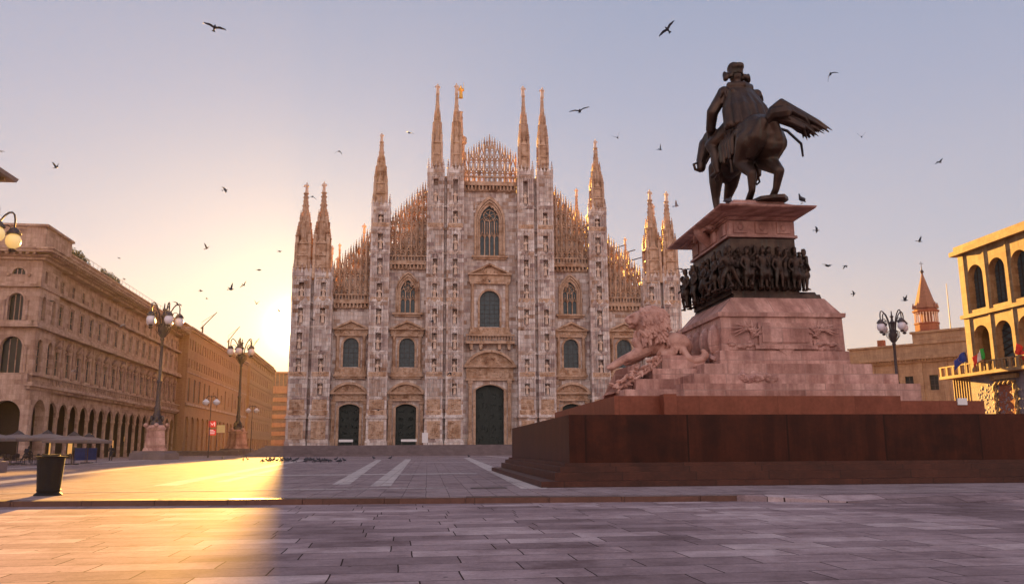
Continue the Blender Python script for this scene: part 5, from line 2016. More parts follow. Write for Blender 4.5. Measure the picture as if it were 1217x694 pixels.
# ---- two more blocks down the street
b3 = Vector((-53.8, 262, 0))
FAR = frame_for('corner_block', 'darker brick corner block further down the sunlit street', 'building', b3, R(90 + 3.5))
w = MB()
H3 = 29.5
for i in range(12):
    x0, x1 = i * 5.0, i * 5.0 + 5.0
    c = (x0 + x1) / 2
    bay(w, x0, x1, 0, 6, (c - 1.6, c + 1.6, 0, 4.5, 'flat'), 0, .6)
    for k in range(5):
        bay(w, x0, x1, 6 + k * 5, 11 + k * 5, (c - .8, c + .8, 7.2 + k * 5, 9.8 + k * 5, 'flat'), 0, .4)
w.box(-.0, 60, .8, 20, 0, H3)
w.box(-.01, .35, 0.01, .9, 0, H3 - .01)
wo = w.build('wall', BRICKW, FAR)
t = MB()
t.box(-.8, 60, -.9, 20, H3, H3 + .6)
t.box(-.5, 60, -.5, 20, H3 - .8, H3)
for k in range(6):
    t.box(-.2, 60, -.18, .02, 5.8 + k * 5, 6.1 + k * 5)
t.build('cornice', BRICKW, wo)
for k in range(5):
    window_set(FAR, [(i * 5 + 2.5, k * 5) for i in range(8)], (-.8, .8, 7.2, 9.8, 'flat'), .35, GLASS, IRON, (1, 1))
e0 = at(314, 520, 352)
MODN = thing('office_block', 'distant modern block with continuous window bands closing the street', 'building', (e0.x - 2, 352, 0))
ztop = at(328, 441, 352).z
w = MB()
w.box(0, 22, .5, 18, 0, ztop - 6)
w.box(3, 22, 3, 18, ztop - 6, ztop)
for k in range(8):
    z = 3.2 + k * 3.4
    if z < ztop - 7:
        w.box(-.2, 22.2, 0, .5, z, z + 1.7)
for k in range(12):
    w.box(3.2 + k * 1.6, 3.5 + k * 1.6, 2.6, 3, ztop - 6, ztop - .8)
w.box(2.6, 22.4, 2.2, 18, ztop - .8, ztop)
wo = w.build('wall', BRICKW, MODN)
t = MB()
for k in range(8):
    z = 3.2 + k * 3.4 + 1.7
    if z < ztop - 8:
        t.box(.1, 21.9, .42, .495, z, z + 1.7)
t.box(3.2, 21.5, 2.93, 2.995, ztop - 6, ztop - .8)
t.build('window_band', BLIND, MODN)
# low houses and trees' worth of roofs along the right of that street
HB = thing('office_block', 'low pale far building at the end of the sunny street beside the cathedral', 'building', (-40, 420, 0))
w = MB()
for k in range(7):
    bay(w, k * 5, k * 5 + 5, 0, 6, (k * 5 + 1, k * 5 + 4, 0, 4.4, 'flat'), 0, .4)
    bay(w, k * 5, k * 5 + 5, 6, 22, (k * 5 + 1.6, k * 5 + 3.4, 8, 11, 'flat'), 0, .4)
w.box(0, 35, .5, 14, 0, 22)
w.box(-.4, 35.4, -.5, 14, 22, 22.6)
wo = w.build('wall', SANDST, HB)
window_set(HB, [(k * 5 + 2.5, 0) for k in range(7)], (-.9, .9, 8, 11, 'flat'), .35, GLASS, IRON, (1, 1))

# ---- the eave of the house whose corner leans into the picture at the left
ec = at(20, 213, 58)
EAV = thing('town_house', 'house whose dark overhanging tiled eave juts in at the upper left', 'building', (ec.x, ec.y, 0))
t = MB()
zt = ec.z
w = MB()
w.box(-16, -1.7, -16.4, -1.6, 0, zt - 1.0)
wl_ = w.build('wall', OCHRE, EAV)
t.hexa([(-18, -18, zt - .25), (0, -18, zt - .25), (0, 0, zt - .25), (-18, 0, zt - .25), (-18, -18, zt), (.1, -18, zt), (.1, .1, zt), (-18, .1, zt)])
t.hexa([(-18, -18, zt + .003), (.1, -18, zt + .003), (.1, .1, zt + .003), (-18, .1, zt + .003), (-12, -11, zt + 4.2), (-7, -11, zt + 4.2), (-7, -7, zt + 4.2), (-12, -7, zt + 4.2)])
t.build('roof', LEADROOF, EAV)
t = MB()
t.box(-17, -.75, -17, -.75, zt - .6, zt - .255)
t.box(-16.5, -1.2, -16.6, -1.2, zt - 1.0, zt - .6)
for k in range(14):
    t.box(-1.3 - k, -1.05 - k, -.75, -.2, zt - .5, zt - .26)
    t.box(-.75, -.2, -1.25 - k, -1.0 - k, zt - .5, zt - .26)
t.build('eave_soffit', OCHRE, EAV)
window_set(EAV, [(-4 - 3.2 * k, z) for k in range(3) for z in (3, 8, 13)], (-.6, .6, 0, 2.2, 'flat'), -16.46, GLASS, IRON, (1, 1))

# ================================================================= buildings on the right
ARX = 61.0
AR = at(1139, 300, 97).x / 97.0
ARX = AR * 97.0
ARE = frame_for('exhibition_palace', 'ochre marble palace with two tiers of tall round arches over a grey carved base', 'building', (ARX, 97, 0), R(-90))


def azx(py, px=1145):
    """height on the ochre front under a point of the photograph"""
    d = ray(px, py)
    return CAM_H + d.z * (ARX / d.x)


def aux(px, py):
    d = ray(px, py)
    return 97 - d.y * (ARX / d.x)


Z_B, Z_M, Z_T, Z_R = azx(446), azx(376, 1146), azx(307, 1140), azx(296, 1139)
xa = [aux(v, 400) for v in (1154, 1180, 1207, 1236)]
x_first = aux(1143, 420)
bwA = (xa[2] - xa[0]) / 2
w = MB()
edges = [0.0] + [xa[0] + bwA * k for k in range(12)]
edges[0] = -0.3
cols = [(xa[0] + bwA * k, xa[0] + bwA * (k + 1)) for k in range(10)]
HW = bwA * .36
w.box(-.3, cols[0][0], 0, 14, Z_B, Z_R)
ops = []
for a, b2 in cols:
    c = (a + b2) / 2
    o1 = (c - HW, c + HW, Z_B + .25, Z_M - 1.2 - HW - .3, 'round')
    o2 = (c - HW, c + HW, Z_M + .5, Z_T - 1.4 - HW, 'round')
    bay(w, a, b2, Z_B, Z_M, o1, 0, 1.05)
    bay(w, a, b2, Z_M, Z_R, o2, 0, 1.0)
    ops.append((o1, o2, c))
xe = cols[-1][1]
w.box(-.3, xe, 13, 14, Z_B, Z_R)
w.box(xe - .5, xe, 2.7, 13, Z_B, Z_R)
w.box(-.3, xe, 2.7, 13, Z_M - .3, Z_M)
wo = w.build('wall', OCHRE, ARE)
t = MB()
t.box(-.6, xe + .3, -.3, .02, Z_M - .35, Z_M + .1)
t.box(-.9, xe + .6, -.75, 14.5, Z_R - .9, Z_R - .35)
t.box(-.5, xe + .3, -.35, 14.2, Z_R - .35, Z_R + .25)
for a, b2 in cols:
    t.box(a - .14, a + .14, -.1, .02, Z_B, Z_R - .9)
t.build('cornice', OCHRE, wo)
t = MB()
t.prism_y([(1.0, Z_R + .25), (xe - 1, Z_R + .25), (xe - 3, Z_R + .9), (4, Z_R + .9)], 2.6, 13)
t.build('roof', TILE, ARE)
t = MB()
t.box(-.3, xe, .0, 14, 0, Z_B - .35)
rl = MB()
base_o = t.build('base_storey', GREYSTONE, ARE)
rl.box(.8, 8.2, -.04, .05, Z_B - 5.2, Z_B - 1.3)
for _ in range(170):
    q = rnd.random()
    rl.ball((rnd.uniform(1, 8), -.04, Z_B - 1.5 - 3.5 * q), (rnd.uniform(.08, .3), rnd.uniform(.02, .06), rnd.uniform(.06, .22)), 6, 4)
rl.build('carved_relief', GREYSTONE, base_o, 50)
t = MB()
t.box(-4.2, xe + .3, -1.5, .2, Z_B - .35, Z_B)
t.box(-4.2, xe + .3, -1.45, -1.25, Z_B + 1.05, Z_B + 1.2)
for k in range(int((xe + 5) / 1.3)):
    t.box(-4.1 + k * 1.3, -3.75 + k * 1.3, -1.45, -1.25, Z_B, Z_B + 1.05)
for k in range(int((xe + 5) / .45)):
    t.box(-4.0 + k * .45, -3.93 + k * .45, -1.38, -1.32, Z_B, Z_B + 1.05)
t.build('balcony', OCHRE, ARE)
# wing under the end of the balcony: fluted pale stone
t = MB()
t.box(-4.0, -.31, .25, 8, 0, Z_B - .36)
for k in range(7):
    t.lathe([(.2, 0), (.2, Z_B - .37)], -3.75 + k * .5, .25, 8)
t.build('fluted_wing', OCHRE, ARE)
for o1, o2, c in ops:
    first = c == ops[0][2]
    for k, o in enumerate((o1, o2)):
        if k == 0 and first:
            continue
        yy = .9 if k == 0 else .85
        p = pane(o, yy).build('window', GLASSB, ARE)
        f = MB()
        x0, x1, zb, zs, kind = o
        if k == 0:
            nz = 7
            hh = (zs + HW * .8 - zb) / nz
            for q in range(nz):
                f.tube([(x0, yy - .05, zb + q * hh), (x1, yy - .05, zb + (q + 1) * hh)], .07, 4)
                f.tube([(x1, yy - .05, zb + q * hh), (x0, yy - .05, zb + (q + 1) * hh)], .07, 4)
        else:
            for q in (1, 2, 3):
                f.box(x0 + (x1 - x0) * q / 4 - .05, x0 + (x1 - x0) * q / 4 + .05, yy - .09, yy - .005, zb, zs + HW * .8)
            for q in range(1, 9):
                f.box(x0, x1, yy - .08, yy - .01, zb + (zs - zb) * q / 8 - .04, zb + (zs - zb) * q / 8 + .04)
        f.build('lattice', LEAD, p)
# garlanded doorway in the base
dg0, dg1 = aux(1188, 470), aux(1204, 470)
zt_ = azx(457, 1190)
t = MB()
t.box(dg0 - .1, dg1 + .6, -.06, -.012, 0, zt_)
t.build('door', TERRA, ARE)
t = MB()
for ph in (0, PI):
    for xg in (dg0 - .35, dg1 + .8):
        t.tube([(xg + .16 * math.cos(k * .55 + ph), -.25 + .12 * math.sin(k * .55 + ph), k * zt_ / 44) for k in range(45)], .13, 6)
    t.tube([(dg0 - .35 + (dg1 - dg0 + 1.15) * k / 20, -.25 + .12 * math.sin(k * .7 + ph), zt_ + .2 + .16 * math.cos(k * .7 + ph)) for k in range(21)], .13, 6)
for k in range(26):
    z = (k + .5) * zt_ / 26
    for xg in (dg0 - .35, dg1 + .8):
        t.ball((xg + rnd.uniform(-.2, .2), -.34, z), (.09, .08, .08), 5, 4)
t.box(dg0 - .9, dg1 + 1.4, -.35, -.01, zt_ + .6, zt_ + 1.1)
t.build('garland_frame', OCHRE, ARE, 60)


# flags on the balcony
def atx(px, py, X):
    d = ray(px, py)
    return Vector((0, 0, CAM_H)) + d * (X / d.x)


def flag(px, py, cols_, label, lean, seed):
    c = atx(px, py, ARX - 1.6)
    o = thing('flag', label, 'flag', (c.x, c.y, Z_B))
    p = MB()
    top = Vector((lean * .7, -.4, 2.5))
    p.tube([(0, .35, .1), tuple(top)], .05, 6)
    p.build('pole', IRON, o)
    r_ = random.Random(seed)
    n = len(cols_)
    for k, cm in enumerate(cols_):
        f = MB()
        vs_, fs = [], []
        W, Hh = 9, 9
        for j in range(Hh + 1):
            for i in range(W + 1):
                q = (k + i / W) / n
                v = j / Hh
                base_ = top * (1 - .45 * v)
                hang = Vector((-1.05 * q * (1 if lean <= 0 else -.6), .65 * q * (1 if lean <= 0 else -.6), -.8 * q * q - .25 * q))
                vs_.append(base_ + hang + Vector((.14 * math.sin(q * 9 + seed + v * 2), .1 * math.cos(q * 8 + v * 3), .07 * math.sin(q * 7 + v * 4))))
        for j in range(Hh):
            for i in range(W):
                fs.append((j * (W + 1) + i, j * (W + 1) + i + 1, (j + 1) * (W + 1) + i + 1, (j + 1) * (W + 1) + i))
        f.add(vs_, fs)
        m_ = f.mesh('cloth', cm, 60)
        ob = link('cloth', m_, o)
        so_ = ob.modifiers.new('thick', 'SOLIDIFY')
        so_.thickness = .02
    return o


BLUEF, GREENF, WHITEF, REDF = plain('blue_flag', (.02, .05, .30), .8), plain('green_flag', (.03, .35, .06), .8), plain('white_flag', (.75, .72, .68), .8), plain('red_flag', (.55, .04, .03), .8)
fl = flag(1150, 446, [BLUEF], 'dark blue flag with yellow stars on the ochre palace balcony', -.4, 1)
st = MB()
for k in range(8):
    a = k * PI / 4
    st.ball((-.74 + .17 * math.cos(a), -.02 - .11 * math.cos(a), 1.55 + .22 * math.sin(a)), (.035, .035, .035), 5, 4)
st.build('stars', GOLD, fl)
flag(1173, 444, [GREENF, WHITEF, REDF], 'green white and red tricolour flag on the ochre palace balcony', -.4, 2)
flag(1207, 441, [REDF], 'small red flag hanging on the balcony near the right edge', .3, 3)

# ---- royal palace wing, oblique, between monument and ochre palace
q0, q1 = at(1010, 430, 150), at(1156, 430, 134)
ang = math.atan2(q1.y - q0.y, q1.x - q0.x)
RPL = frame_for('royal_palace', 'low tan palace wing with pilasters and attic block behind the right lamp', 'building', (q0.x, q0.y, 0), ang)
LR = math.hypot(q1.x - q0.x, q1.y - q0.y) + 8
zr = at(1050, 413, 145).z
zc = at(1050, 430, 145).z
w = MB()
nb = 7
bwr = LR / nb
for k in range(nb):
    a, b2 = k * bwr, (k + 1) * bwr
    c = (a + b2) / 2
    bay(w, a, b2, 0, 9, (c - .75, c + .75, 3, 6.5, 'flat'), 0, .4)
    bay(w, a, b2, 9, zc, (c - .72, c + .72, 10.6, 13.2, 'flat'), 0, .4)
w.box(0, LR, .5, 14, 0, zc)
wo = w.build('wall', TANST, RPL)
t = MB()
for k in range(nb + 1):
    t.box(k * bwr - .4, k * bwr + .4, -.25, .02, 0, zc - .6)
t.box(-.5, LR + .5, -.5, 14, zc - .55, zc)
t.box(-.9, LR + .9, -1.1, 14, zc, zc + .5)
for k in range(60):
    t.box(k * LR / 60, k * LR / 60 + .25, -.8, -.4, zc - .3, zc - .003)
t.box(0, LR, .0, 13, zc + .5, zr)
t.box(-.2, LR + .2, -.3, 13.3, zr, zr + .3)
t.build('cornice', TANST, wo)
t = MB()
xb = math.hypot(at(1088, 410, 142).x - q0.x, at(1088, 410, 142).y - q0.y)
za = at(1090, 398, 142).z
t.box(xb, LR, -.25, 10, zr + .3, za)
t.box(xb - .3, LR + .3, -.55, 10.3, za, za + .35)
for k in range(4):
    t.box(xb + .5 + k * (LR - xb) / 4, xb + (k + 1) * (LR - xb) / 4 - .5, -.33, -.253, zr + .8, za - .5)
t.build('attic', TANST, RPL)
t = MB()
t.box(3.4, 4.6, 5, 6, zr + .3, zr + 2.0)
t.build('chimney', TERRA, RPL)
window_set(RPL, [((k + .5) * bwr, 0) for k in range(nb)], (-.75, .75, 3, 6.5, 'flat'), .35, GLASS, IRON, (1, 2))
window_set(RPL, [((k + .5) * bwr, 0) for k in range(nb)], (-.72, .72, 10.6, 13.2, 'flat'), .35, GLASS, IRON, (1, 2))

# ---- brick bell tower
TY = 170
tb = at(1103, 400, TY)
TWR = thing('bell_tower', 'octagonal red brick bell tower with pointed spire behind the low palace wing', 'tower', (tb.x, TY, 0))
zq = lambda py: at(1102, py, TY).z
rT = (at(1118, 385, TY).x - at(1088, 385, TY).x) * .42
m = MB()
m.lathe([(rT * 1.06, 0), (rT * 1.06, zq(398)), (rT * 1.16, zq(397)), (rT * 1.16, zq(394)), (rT, zq(393.5)), (rT, zq(386)), (rT * 1.07, zq(385.5)), (rT * 1.07, zq(384))], 0, 0, 8, PI / 8)
m.lathe([(rT * 1.0, zq(372)), (rT * 1.12, zq(371)), (rT * 1.12, zq(369)), (rT * .95, zq(368.5)), (rT * .95, zq(367))], 0, 0, 8, PI / 8)
m.lathe([(rT * .5, zq(384)), (rT * .5, zq(372))], 0, 0, 8, PI / 8)
m.build('shaft', TERRA, TWR)
m = MB()
for k in range(24):
    a = 2 * PI * k / 24
    m.lathe([(.16, zq(384)), (.12, zq(383)), (.12, zq(373.5)), (.2, zq(372.6)), (.2, zq(372) - .01)], rT * .93 * math.cos(a), rT * .93 * math.sin(a), 6)
m.build('belfry_columns', FIGST, TWR)
m = MB()
m.lathe([(rT * 1.0, zq(367)), (rT * .92, zq(365)), (.12, zq(325))], 0, 0, 8, PI / 8)
for k in range(8):
    a = 2 * PI * k / 8 + PI / 8
    m.lathe([(.32, zq(367)), (.28, zq(364)), (.05, zq(360))], rT * .98 * math.cos(a), rT * .98 * math.sin(a), 6)
m.build('spire_roof', TILE, TWR)
m = MB()
m.lathe([(.12, zq(326)), (.3, zq(324.5)), (.42, zq(323)), (.2, zq(321.5)), (.1, zq(320)), (.07, zq(316.5))], 0, 0, 8)
m.tube([(0, 0, zq(317)), (0, 0, zq(311))], .06, 5)
m.tube([(-.5, 0, zq(313.5)), (.5, 0, zq(313.5))], .05, 4)
m.build('finial', IRON, TWR)
o = MB().tube([(0, 0, 0), (0, 0, at(1131, 337, 190).z)], [.22, .07], 6).build('antenna_mast', IRON, None, None, (at(1131, 400, 190).x, 190, 0))
tag(o, 'thin bare mast rising between bell tower and ochre palace', 'mast')


# ---- cranes, hazy above the street roofs at the left
def crane(px, py0, px1, py1, Y, label):
    a, b2 = at(px, py0, Y), at(px1, py1, Y)
    o = thing('construction_crane', label, 'crane', (a.x, Y, 0))
    m_ = MB()
    m_.tube([(0, 0, 0), (0, 0, a.z)], .3, 4)
    m_.build('mast', IRON, o)
    m_ = MB()
    d = b2 - a
    m_.tube([(-d.x * .15, 0, a.z - d.z * .15), (d.x, 0, a.z + d.z)], [.2, .14], 4)
    m_.tube([(0, 0, a.z), (-d.x * .1, 0, a.z + d.z * .3), (d.x * .9, 0, a.z + d.z * .9)], .06, 4)
    m_.build('jib', IRON, o)


crane(241, 388, 258, 371, 300, 'slender crane with raised jib, nearest to the big left lamp')
crane(272, 404, 285, 388, 360, 'slender crane with raised jib in the middle of the three')
crane(296, 418, 308, 402, 420, 'slender crane with raised jib, closest to the sun')

# ---- scaffold roof on the right aisle of the cathedral
c0, c1 = at(729, 285, 165), at(766, 340, 165)
SCF = thing('scaffolding', 'white sheeted scaffolding with poles on the cathedral roof, right of its front', 'scaffolding', (c0.x, 165, 24.8))
m = MB()
W_ = c1.x - c0.x
Ht = at(735, 300, 165).z - 24.8
for i in range(9):
    x = W_ * i / 8
    zt2 = Ht * (1 - .55 * i / 8) + rnd.uniform(0, 1.2)
    for y in (0, 2.4):
        m.tube([(x, y, 0), (x, y, zt2)], .07, 4)
for k in range(7):
    z = 1.8 * k + 1
    xe_ = W_ * min(1, max(.1, (Ht - z) / (Ht * .55)))
    for y in (0, 2.4):
        m.tube([(0, y, z), (xe_, y, z)], .06, 4)
m.tube([(-1.5, 0, Ht + .3), (2.5, 0, Ht + 1.6)], .1, 4)
m.tube([(-.5, 0, Ht - 1.0), (4.5, 0, Ht + .6)], .1, 4)
m.tube([(1.5, 0, Ht - 2.2), (6.5, 0, Ht - .8)], .1, 4)
m.build('poles', IRON, SCF)
m = MB()
m.hexa([(.3, 2.6, 6), (W_, 2.6, 6), (W_, 8, 6), (.3, 8, 6), (.3, 2.6, Ht - 1.2), (W_, 2.6, Ht * .45), (W_, 8, Ht * .45), (.3, 8, Ht - .4)])
m.build('sheeting', plain('dust_sheet', (.55, .50, .52), .8), SCF)

# ================================================================= street lamps
def make_lamp(label, loc, rz, s, group, arms=5, lit=False, tall=1.0):
    o = thing('street_lamp', label, 'street lamp', loc, rz, group)
    o.scale = (s, s, s)
    m_ = MB()
    m_.lathe([(2.15, 0), (2.15, .55), (1.95, .6), (1.95, .75)], 0, 0, 8, PI / 8)
    m_.build('base_step', STEPST, o)
    m_ = MB()
    for z0_, z1_, a, b2 in ((.75, 1.0, 1.42, 1.30), (1.0, 2.55, 1.18, .98), (2.55, 2.75, 1.1, 1.16), (2.75, 2.95, .95, .8)):
        m_.lathe([(a, z0_), (b2, z1_)], 0, 0, 4, PI / 4)
    for q in range(4):
        a = PI / 2 * q
        m_.ball((.86 * math.cos(a), .86 * math.sin(a), 2.95), .2, 8, 5)
    m_.build('pedestal', PINK, o, 40)
    T = 12.0 * tall
    m_ = MB()
    m_.lathe([(.5, 2.95), (.52, 3.2), (.26, 3.5), (.34, 3.8), (.22, 4.1), (.27, 4.5), (.19, 4.7), (.17, 6.6), (.22, 6.7), (.22, 6.85), (.15, 6.95), (.12, T - 1.6), (.2, T - 1.5), (.14, T - 1.4),
              (.2, T - 1.1), (.36, T - .75), (.38, T - .5), (.22, T - .3), (.14, T), (.2, T + .5), (.3, T + .6), (.12, T + .8), (.1, T + 1.1), (.2, T + 1.2), (.07, T + 1.3), (.05, T + 1.65), (.01, T + 1.8)], 0, 0, 12)
    for q in range(8):
        a = q * PI / 4
        m_.tube([(.16 * math.cos(a), .16 * math.sin(a), T - 1.3), (.58 * math.cos(a), .58 * math.sin(a), T - .7), (.58 * math.cos(a), .58 * math.sin(a), T - .35), (.2 * math.cos(a), .2 * math.sin(a), T - .1)], .035, 5)
    for q in range(4):
        a = q * PI / 2
        m_.ball((.42 * math.cos(a), .42 * math.sin(a), 3.5), (.18, .18, .3), 7, 5)
    m_.build('post', IRON, o, 50)
    for k in range(arms):
        a = 2 * PI * k / arms
        ca, sa = math.cos(a), math.sin(a)
        r_ = 1.3
        am = MB()
        pts = []
        for q in range(10):
            t_ = q / 9
            rr = .3 + (r_ - .3) * (.5 - .5 * math.cos(PI * min(1, t_ * 1.1)))
            zz = T - .5 + 2.2 * math.sin(PI * .78 * t_)
            pts.append((rr * ca, rr * sa, zz))
        am.tube(pts, .055, 6)
        e = pts[-1]
        cu = [(e[0] * .72 + .28 * r_ * ca * math.cos(q) * .6, e[1] * .72 + .28 * r_ * sa * math.cos(q) * .6, T + .7 + .28 * math.sin(q)) for q in [i * .7 for i in range(8)]]
        am.tube(cu, .035, 5)
        am.lathe([(.05, e[2] + .0), (.22, e[2] - .12), (.36, e[2] - .32), (.38, e[2] - .40)], e[0], e[1], 10)
        am.tube([e, (e[0], e[1], e[2] - .1)], .05, 5)
        ao = am.build('arm', IRON, o, 50)
        gm = MB()
        gm.ball((e[0], e[1], e[2] - .76), (.39, .39, .43), 14, 9)
        gm.build('globe', GLOBELIT if lit else GLOBE, ao, 70)
        cm = MB()
        cm.lathe([(.1, e[2] - 1.38), (.2, e[2] - 1.26), (.16, e[2] - 1.2)], e[0], e[1], 8)
        cm.build('globe_cap', IRON, ao)
    return o


LG = 'ornate cast iron lamps of the square'
p = atz(183, 546)
la = make_lamp('tall ornate lamp with pale globes on pink pedestal, by the arcaded palace', (p.x, p.y, 0), .3, (at(194, 360, p.y).z) / 13.8, LG)
p2 = atz(281, 540.5)
lb = make_lamp('tall ornate lamp further off on a pink pedestal beside the red sign', (p2.x, p2.y, 0), .9, (at(281, 402, p2.y).z) / 13.8, LG)
p3 = at(1068, 470, 92)
lc = make_lamp('ornate lamp with lilac globes in front of the low palace wing at right', (p3.x, p3.y, 0), .15, at(1067, 369, 92).z / 13.8, LG, 4)
p4 = at(-20, 300, 47)
ld = make_lamp('lamp with glowing yellow globes cut by the upper left picture edge', (p4.x, p4.y, 0), .55, at(-25, 246, 47).z / 13.8, LG, 5, True)


def twin_lamp(px, py, Y, label, half):
    c = at(px, py, Y)
    o = thing('street_lamp', label, 'street lamp', (c.x, Y, 0), 0, 'small twin lamps in the street')
    m_ = MB()
    m_.tube([(0, 0, 0), (0, 0, .5), (0, 0, c.z + 1.0)], [.16, .08, .05], 7)
    m_.tube([(-half, 0, c.z + .5), (-half * .6, 0, c.z + .95), (0, 0, c.z + .8), (half * .6, 0, c.z + .95), (half, 0, c.z + .5)], .06, 5)
    m_.build('post', IRON, o)
    for s_ in (-1, 1):
        g_ = MB()
        g_.lathe([(.1, c.z + .5), (.55, c.z + .1), (.5, c.z - .1), (.25, c.z - .35), (.05, c.z - .42)], s_ * half, 0, 10)
        g_.build('globe', GLOBE, o, 60)


twin_lamp(251, 478, 128, 'small twin-armed lamp in front of the brick block arches', .75)
twin_lamp(300, 488, 165, 'small twin-armed lamp in the sunlit street below the far block', .75)

# ================================================================= metro signs, bin, parasols
c = atz(257, 540.5)
MY = c.y
MS = thing('metro_sign', 'lit red underground sign with white letter above a cream panel', 'sign', (c.x, MY, 0))
u = MY / 1000
a = at(252, 504, MY)
m = MB()
x_ = at(257.5, 520, MY).x - c.x
m.tube([(x_, 0, 0), (x_, 0, a.z + .4)], .07, 6)
m.tube([(x_ - 1.0, 0, a.z + .36), (x_ + 1.1, 0, a.z + .36)], .05, 5)
m.build('post', IRON, MS)
def sign_box(name, l, t_, r_, b_, mt):
    p0, p1 = at(l, t_, MY), at(r_, b_, MY)
    return MB().box(p0.x - c.x, p1.x - c.x, -.08, .08, p1.z, p0.z).build(name, mt, MS), p0 - c, p1 - c
o, p0, p1 = sign_box('red_box', 248.5, 500, 256.5, 507.5, REDLIT)
w_, h_ = p1.x - p0.x, p0.z - p1.z
m = MB()
zz = p1.z
pts = [(.18, .18), (.18, .8), (.5, .35), (.82, .8), (.82, .18)]
m.tube([(p0.x + w_ * x, -.1, zz + h_ * z) for x, z in pts], h_ * .08, 4)
m.build('letter', WHITELIT, o)
o, p0, p1 = sign_box('red_panel', 248.5, 510, 256.5, 517, REDLIT)
w_, h_ = p1.x - p0.x, p0.z - p1.z
m = MB()
for k, l in ((.25, .7), (.55, .75), (.8, .5)):
    m.box(p0.x + w_ * .12, p0.x + w_ * (.12 + l), -.1, -.081, p1.z + h_ * k, p1.z + h_ * (k + .1))
m.build('letter_row', WHITELIT, o)
sign_box('cream_panel', 258.2, 505, 267, 514, CREAMSIGN)
m = MB()
p0, p1 = at(247, 537, MY), at(268, 541, MY)

# the dark low walls round the metro stairs
for l, r_, yb, lab in ((206, 268, 541.5, 'low dark stone wall of the metro stairs between the two big lamps'), (300, 335, 540.2, 'low dark stone wall past the second big lamp near the cathedral')):
    a, b2 = atz(l, yb), atz(r_, yb)
    o = thing('low_wall', lab, 'wall', (a.x, a.y, 0))
    L_ = b2.x - a.x
    MB().box(0, L_, 0, .5, 0, .78).build('parapet', STEPST, o)
    MB().box(-.1, L_ + .1, -.1, .6, .782, .95).build('coping', GREYSTONE, o)

# litter bin
c = atz(57, 588.5)
bs = c.y / 1000 * 1.0
BIN = thing('litter_bin', 'dark slatted metal litter bin standing near the kerb', 'bin', (c.x, c.y, 0))
H_ = at(57, 540, c.y).z
r0, r1 = .25, .305
m = MB()
m.lathe([(.33, 0), (.33, .03), (.29, .06), (.25, .09)], 0, 0, 20)
m.build('foot', BLACKM, BIN, 40)
m = MB()
n = 26
for k in range(n):
    a = 2 * PI * k / n
    ca, sa = math.cos(a), math.sin(a)
    t_ = Vector((-sa, ca, 0)) * .034
    p0, p1 = Vector((ca * r0, sa * r0, .09)), Vector((ca * r1, sa * r1, H_ * .93))
    nn = Vector((ca, sa, 0)) * .014
    m.hexa([p0 - t_, p0 + t_, p0 + t_ + nn, p0 - t_ + nn, p1 - t_ * 1.2, p1 + t_ * 1.2, p1 + t_ * 1.2 + nn, p1 - t_ * 1.2 + nn])
m.build('slats', BLACKM, BIN)
m = MB()
m.lathe([(r0 - .03, .1), (r1 - .03, H_ * .9)], 0, 0, 20)
m.build('liner', DARKIN, BIN)
m = MB()
for zz, rr in ((.14, r0 + .02), (H_ * .93, r1 + .022)):
    k = 26
    MB().tube([(rr * math.cos(2 * PI * i / k), rr * math.sin(2 * PI * i / k), zz) for i in range(k + 1)], .016, 6).build('hoop', BLACKM, BIN, 40)
m.lathe([(r1 - .02, H_ * .94), (r1 + .07, H_ * .945), (r1 + .07, H_ * .96), (r1 - .02, H_ * .965)], 0, 0, 24)
m.lathe([(r1 - .1, H_ * .965), (.2, H_ * 1.0), (.02, H_ * 1.005)], 0, 0, 20)
m.build('lid', BLACKM, BIN, 40)

# cafe parasols with planters and tables beneath
PY = 74
def parasol(px, Y, half, zt_, label):
    c_ = atz(px, 545.5)
    c_ = at(px, 540, Y)
    o = thing('parasol', label, 'parasol', (c_.x, Y, 0), 0, 'cafe parasols by the arcade')
    m_ = MB()
    m_.tube([(0, 0, .1), (0, 0, zt_ + .05)], .05, 6)
    m_.box(-.4, .4, -.4, .4, 0, .1)
    m_.build('pole', IRON, o)
    m_ = MB()
    n_ = 8
    top, lo = zt_, zt_ - .46
    pr = [(half * sx, half * sy) for sx, sy in ((-1, -1), (0, -1), (1, -1), (1, 0), (1, 1), (0, 1), (-1, 1), (-1, 0))]
    vs_ = [(0, 0, top)] + [(x * .5, y * .5, top - .27) for x, y in pr] + [(x, y, lo) for x, y in pr] + [(x, y, lo - .22) for x, y in pr]
    fs = [(0, 1 + k, 1 + (k + 1) % 8) for k in range(8)]
    for r_ in (0, 1):
        fs += [(1 + 8 * r_ + k, 9 + 8 * r_ + k, 9 + 8 * r_ + (k + 1) % 8, 1 + 8 * r_ + (k + 1) % 8) for k in range(8)]
    m_.add(vs_, fs)
    ob = m_.build('canopy', CANVAS, o)
    q = ob.modifiers.new('thick', 'SOLIDIFY')
    q.thickness = .02
    m_ = MB()
    m_.lathe([(.02, top + .25), (.45, top - .05), (.5, top - .12)], 0, 0, 6)
    for x, y in pr:
        m_.tube([(0, 0, lo - .1), (x * .55, y * .55, top - .33)], .02, 4)
    m_.build('cap_and_ribs', IRON, o)


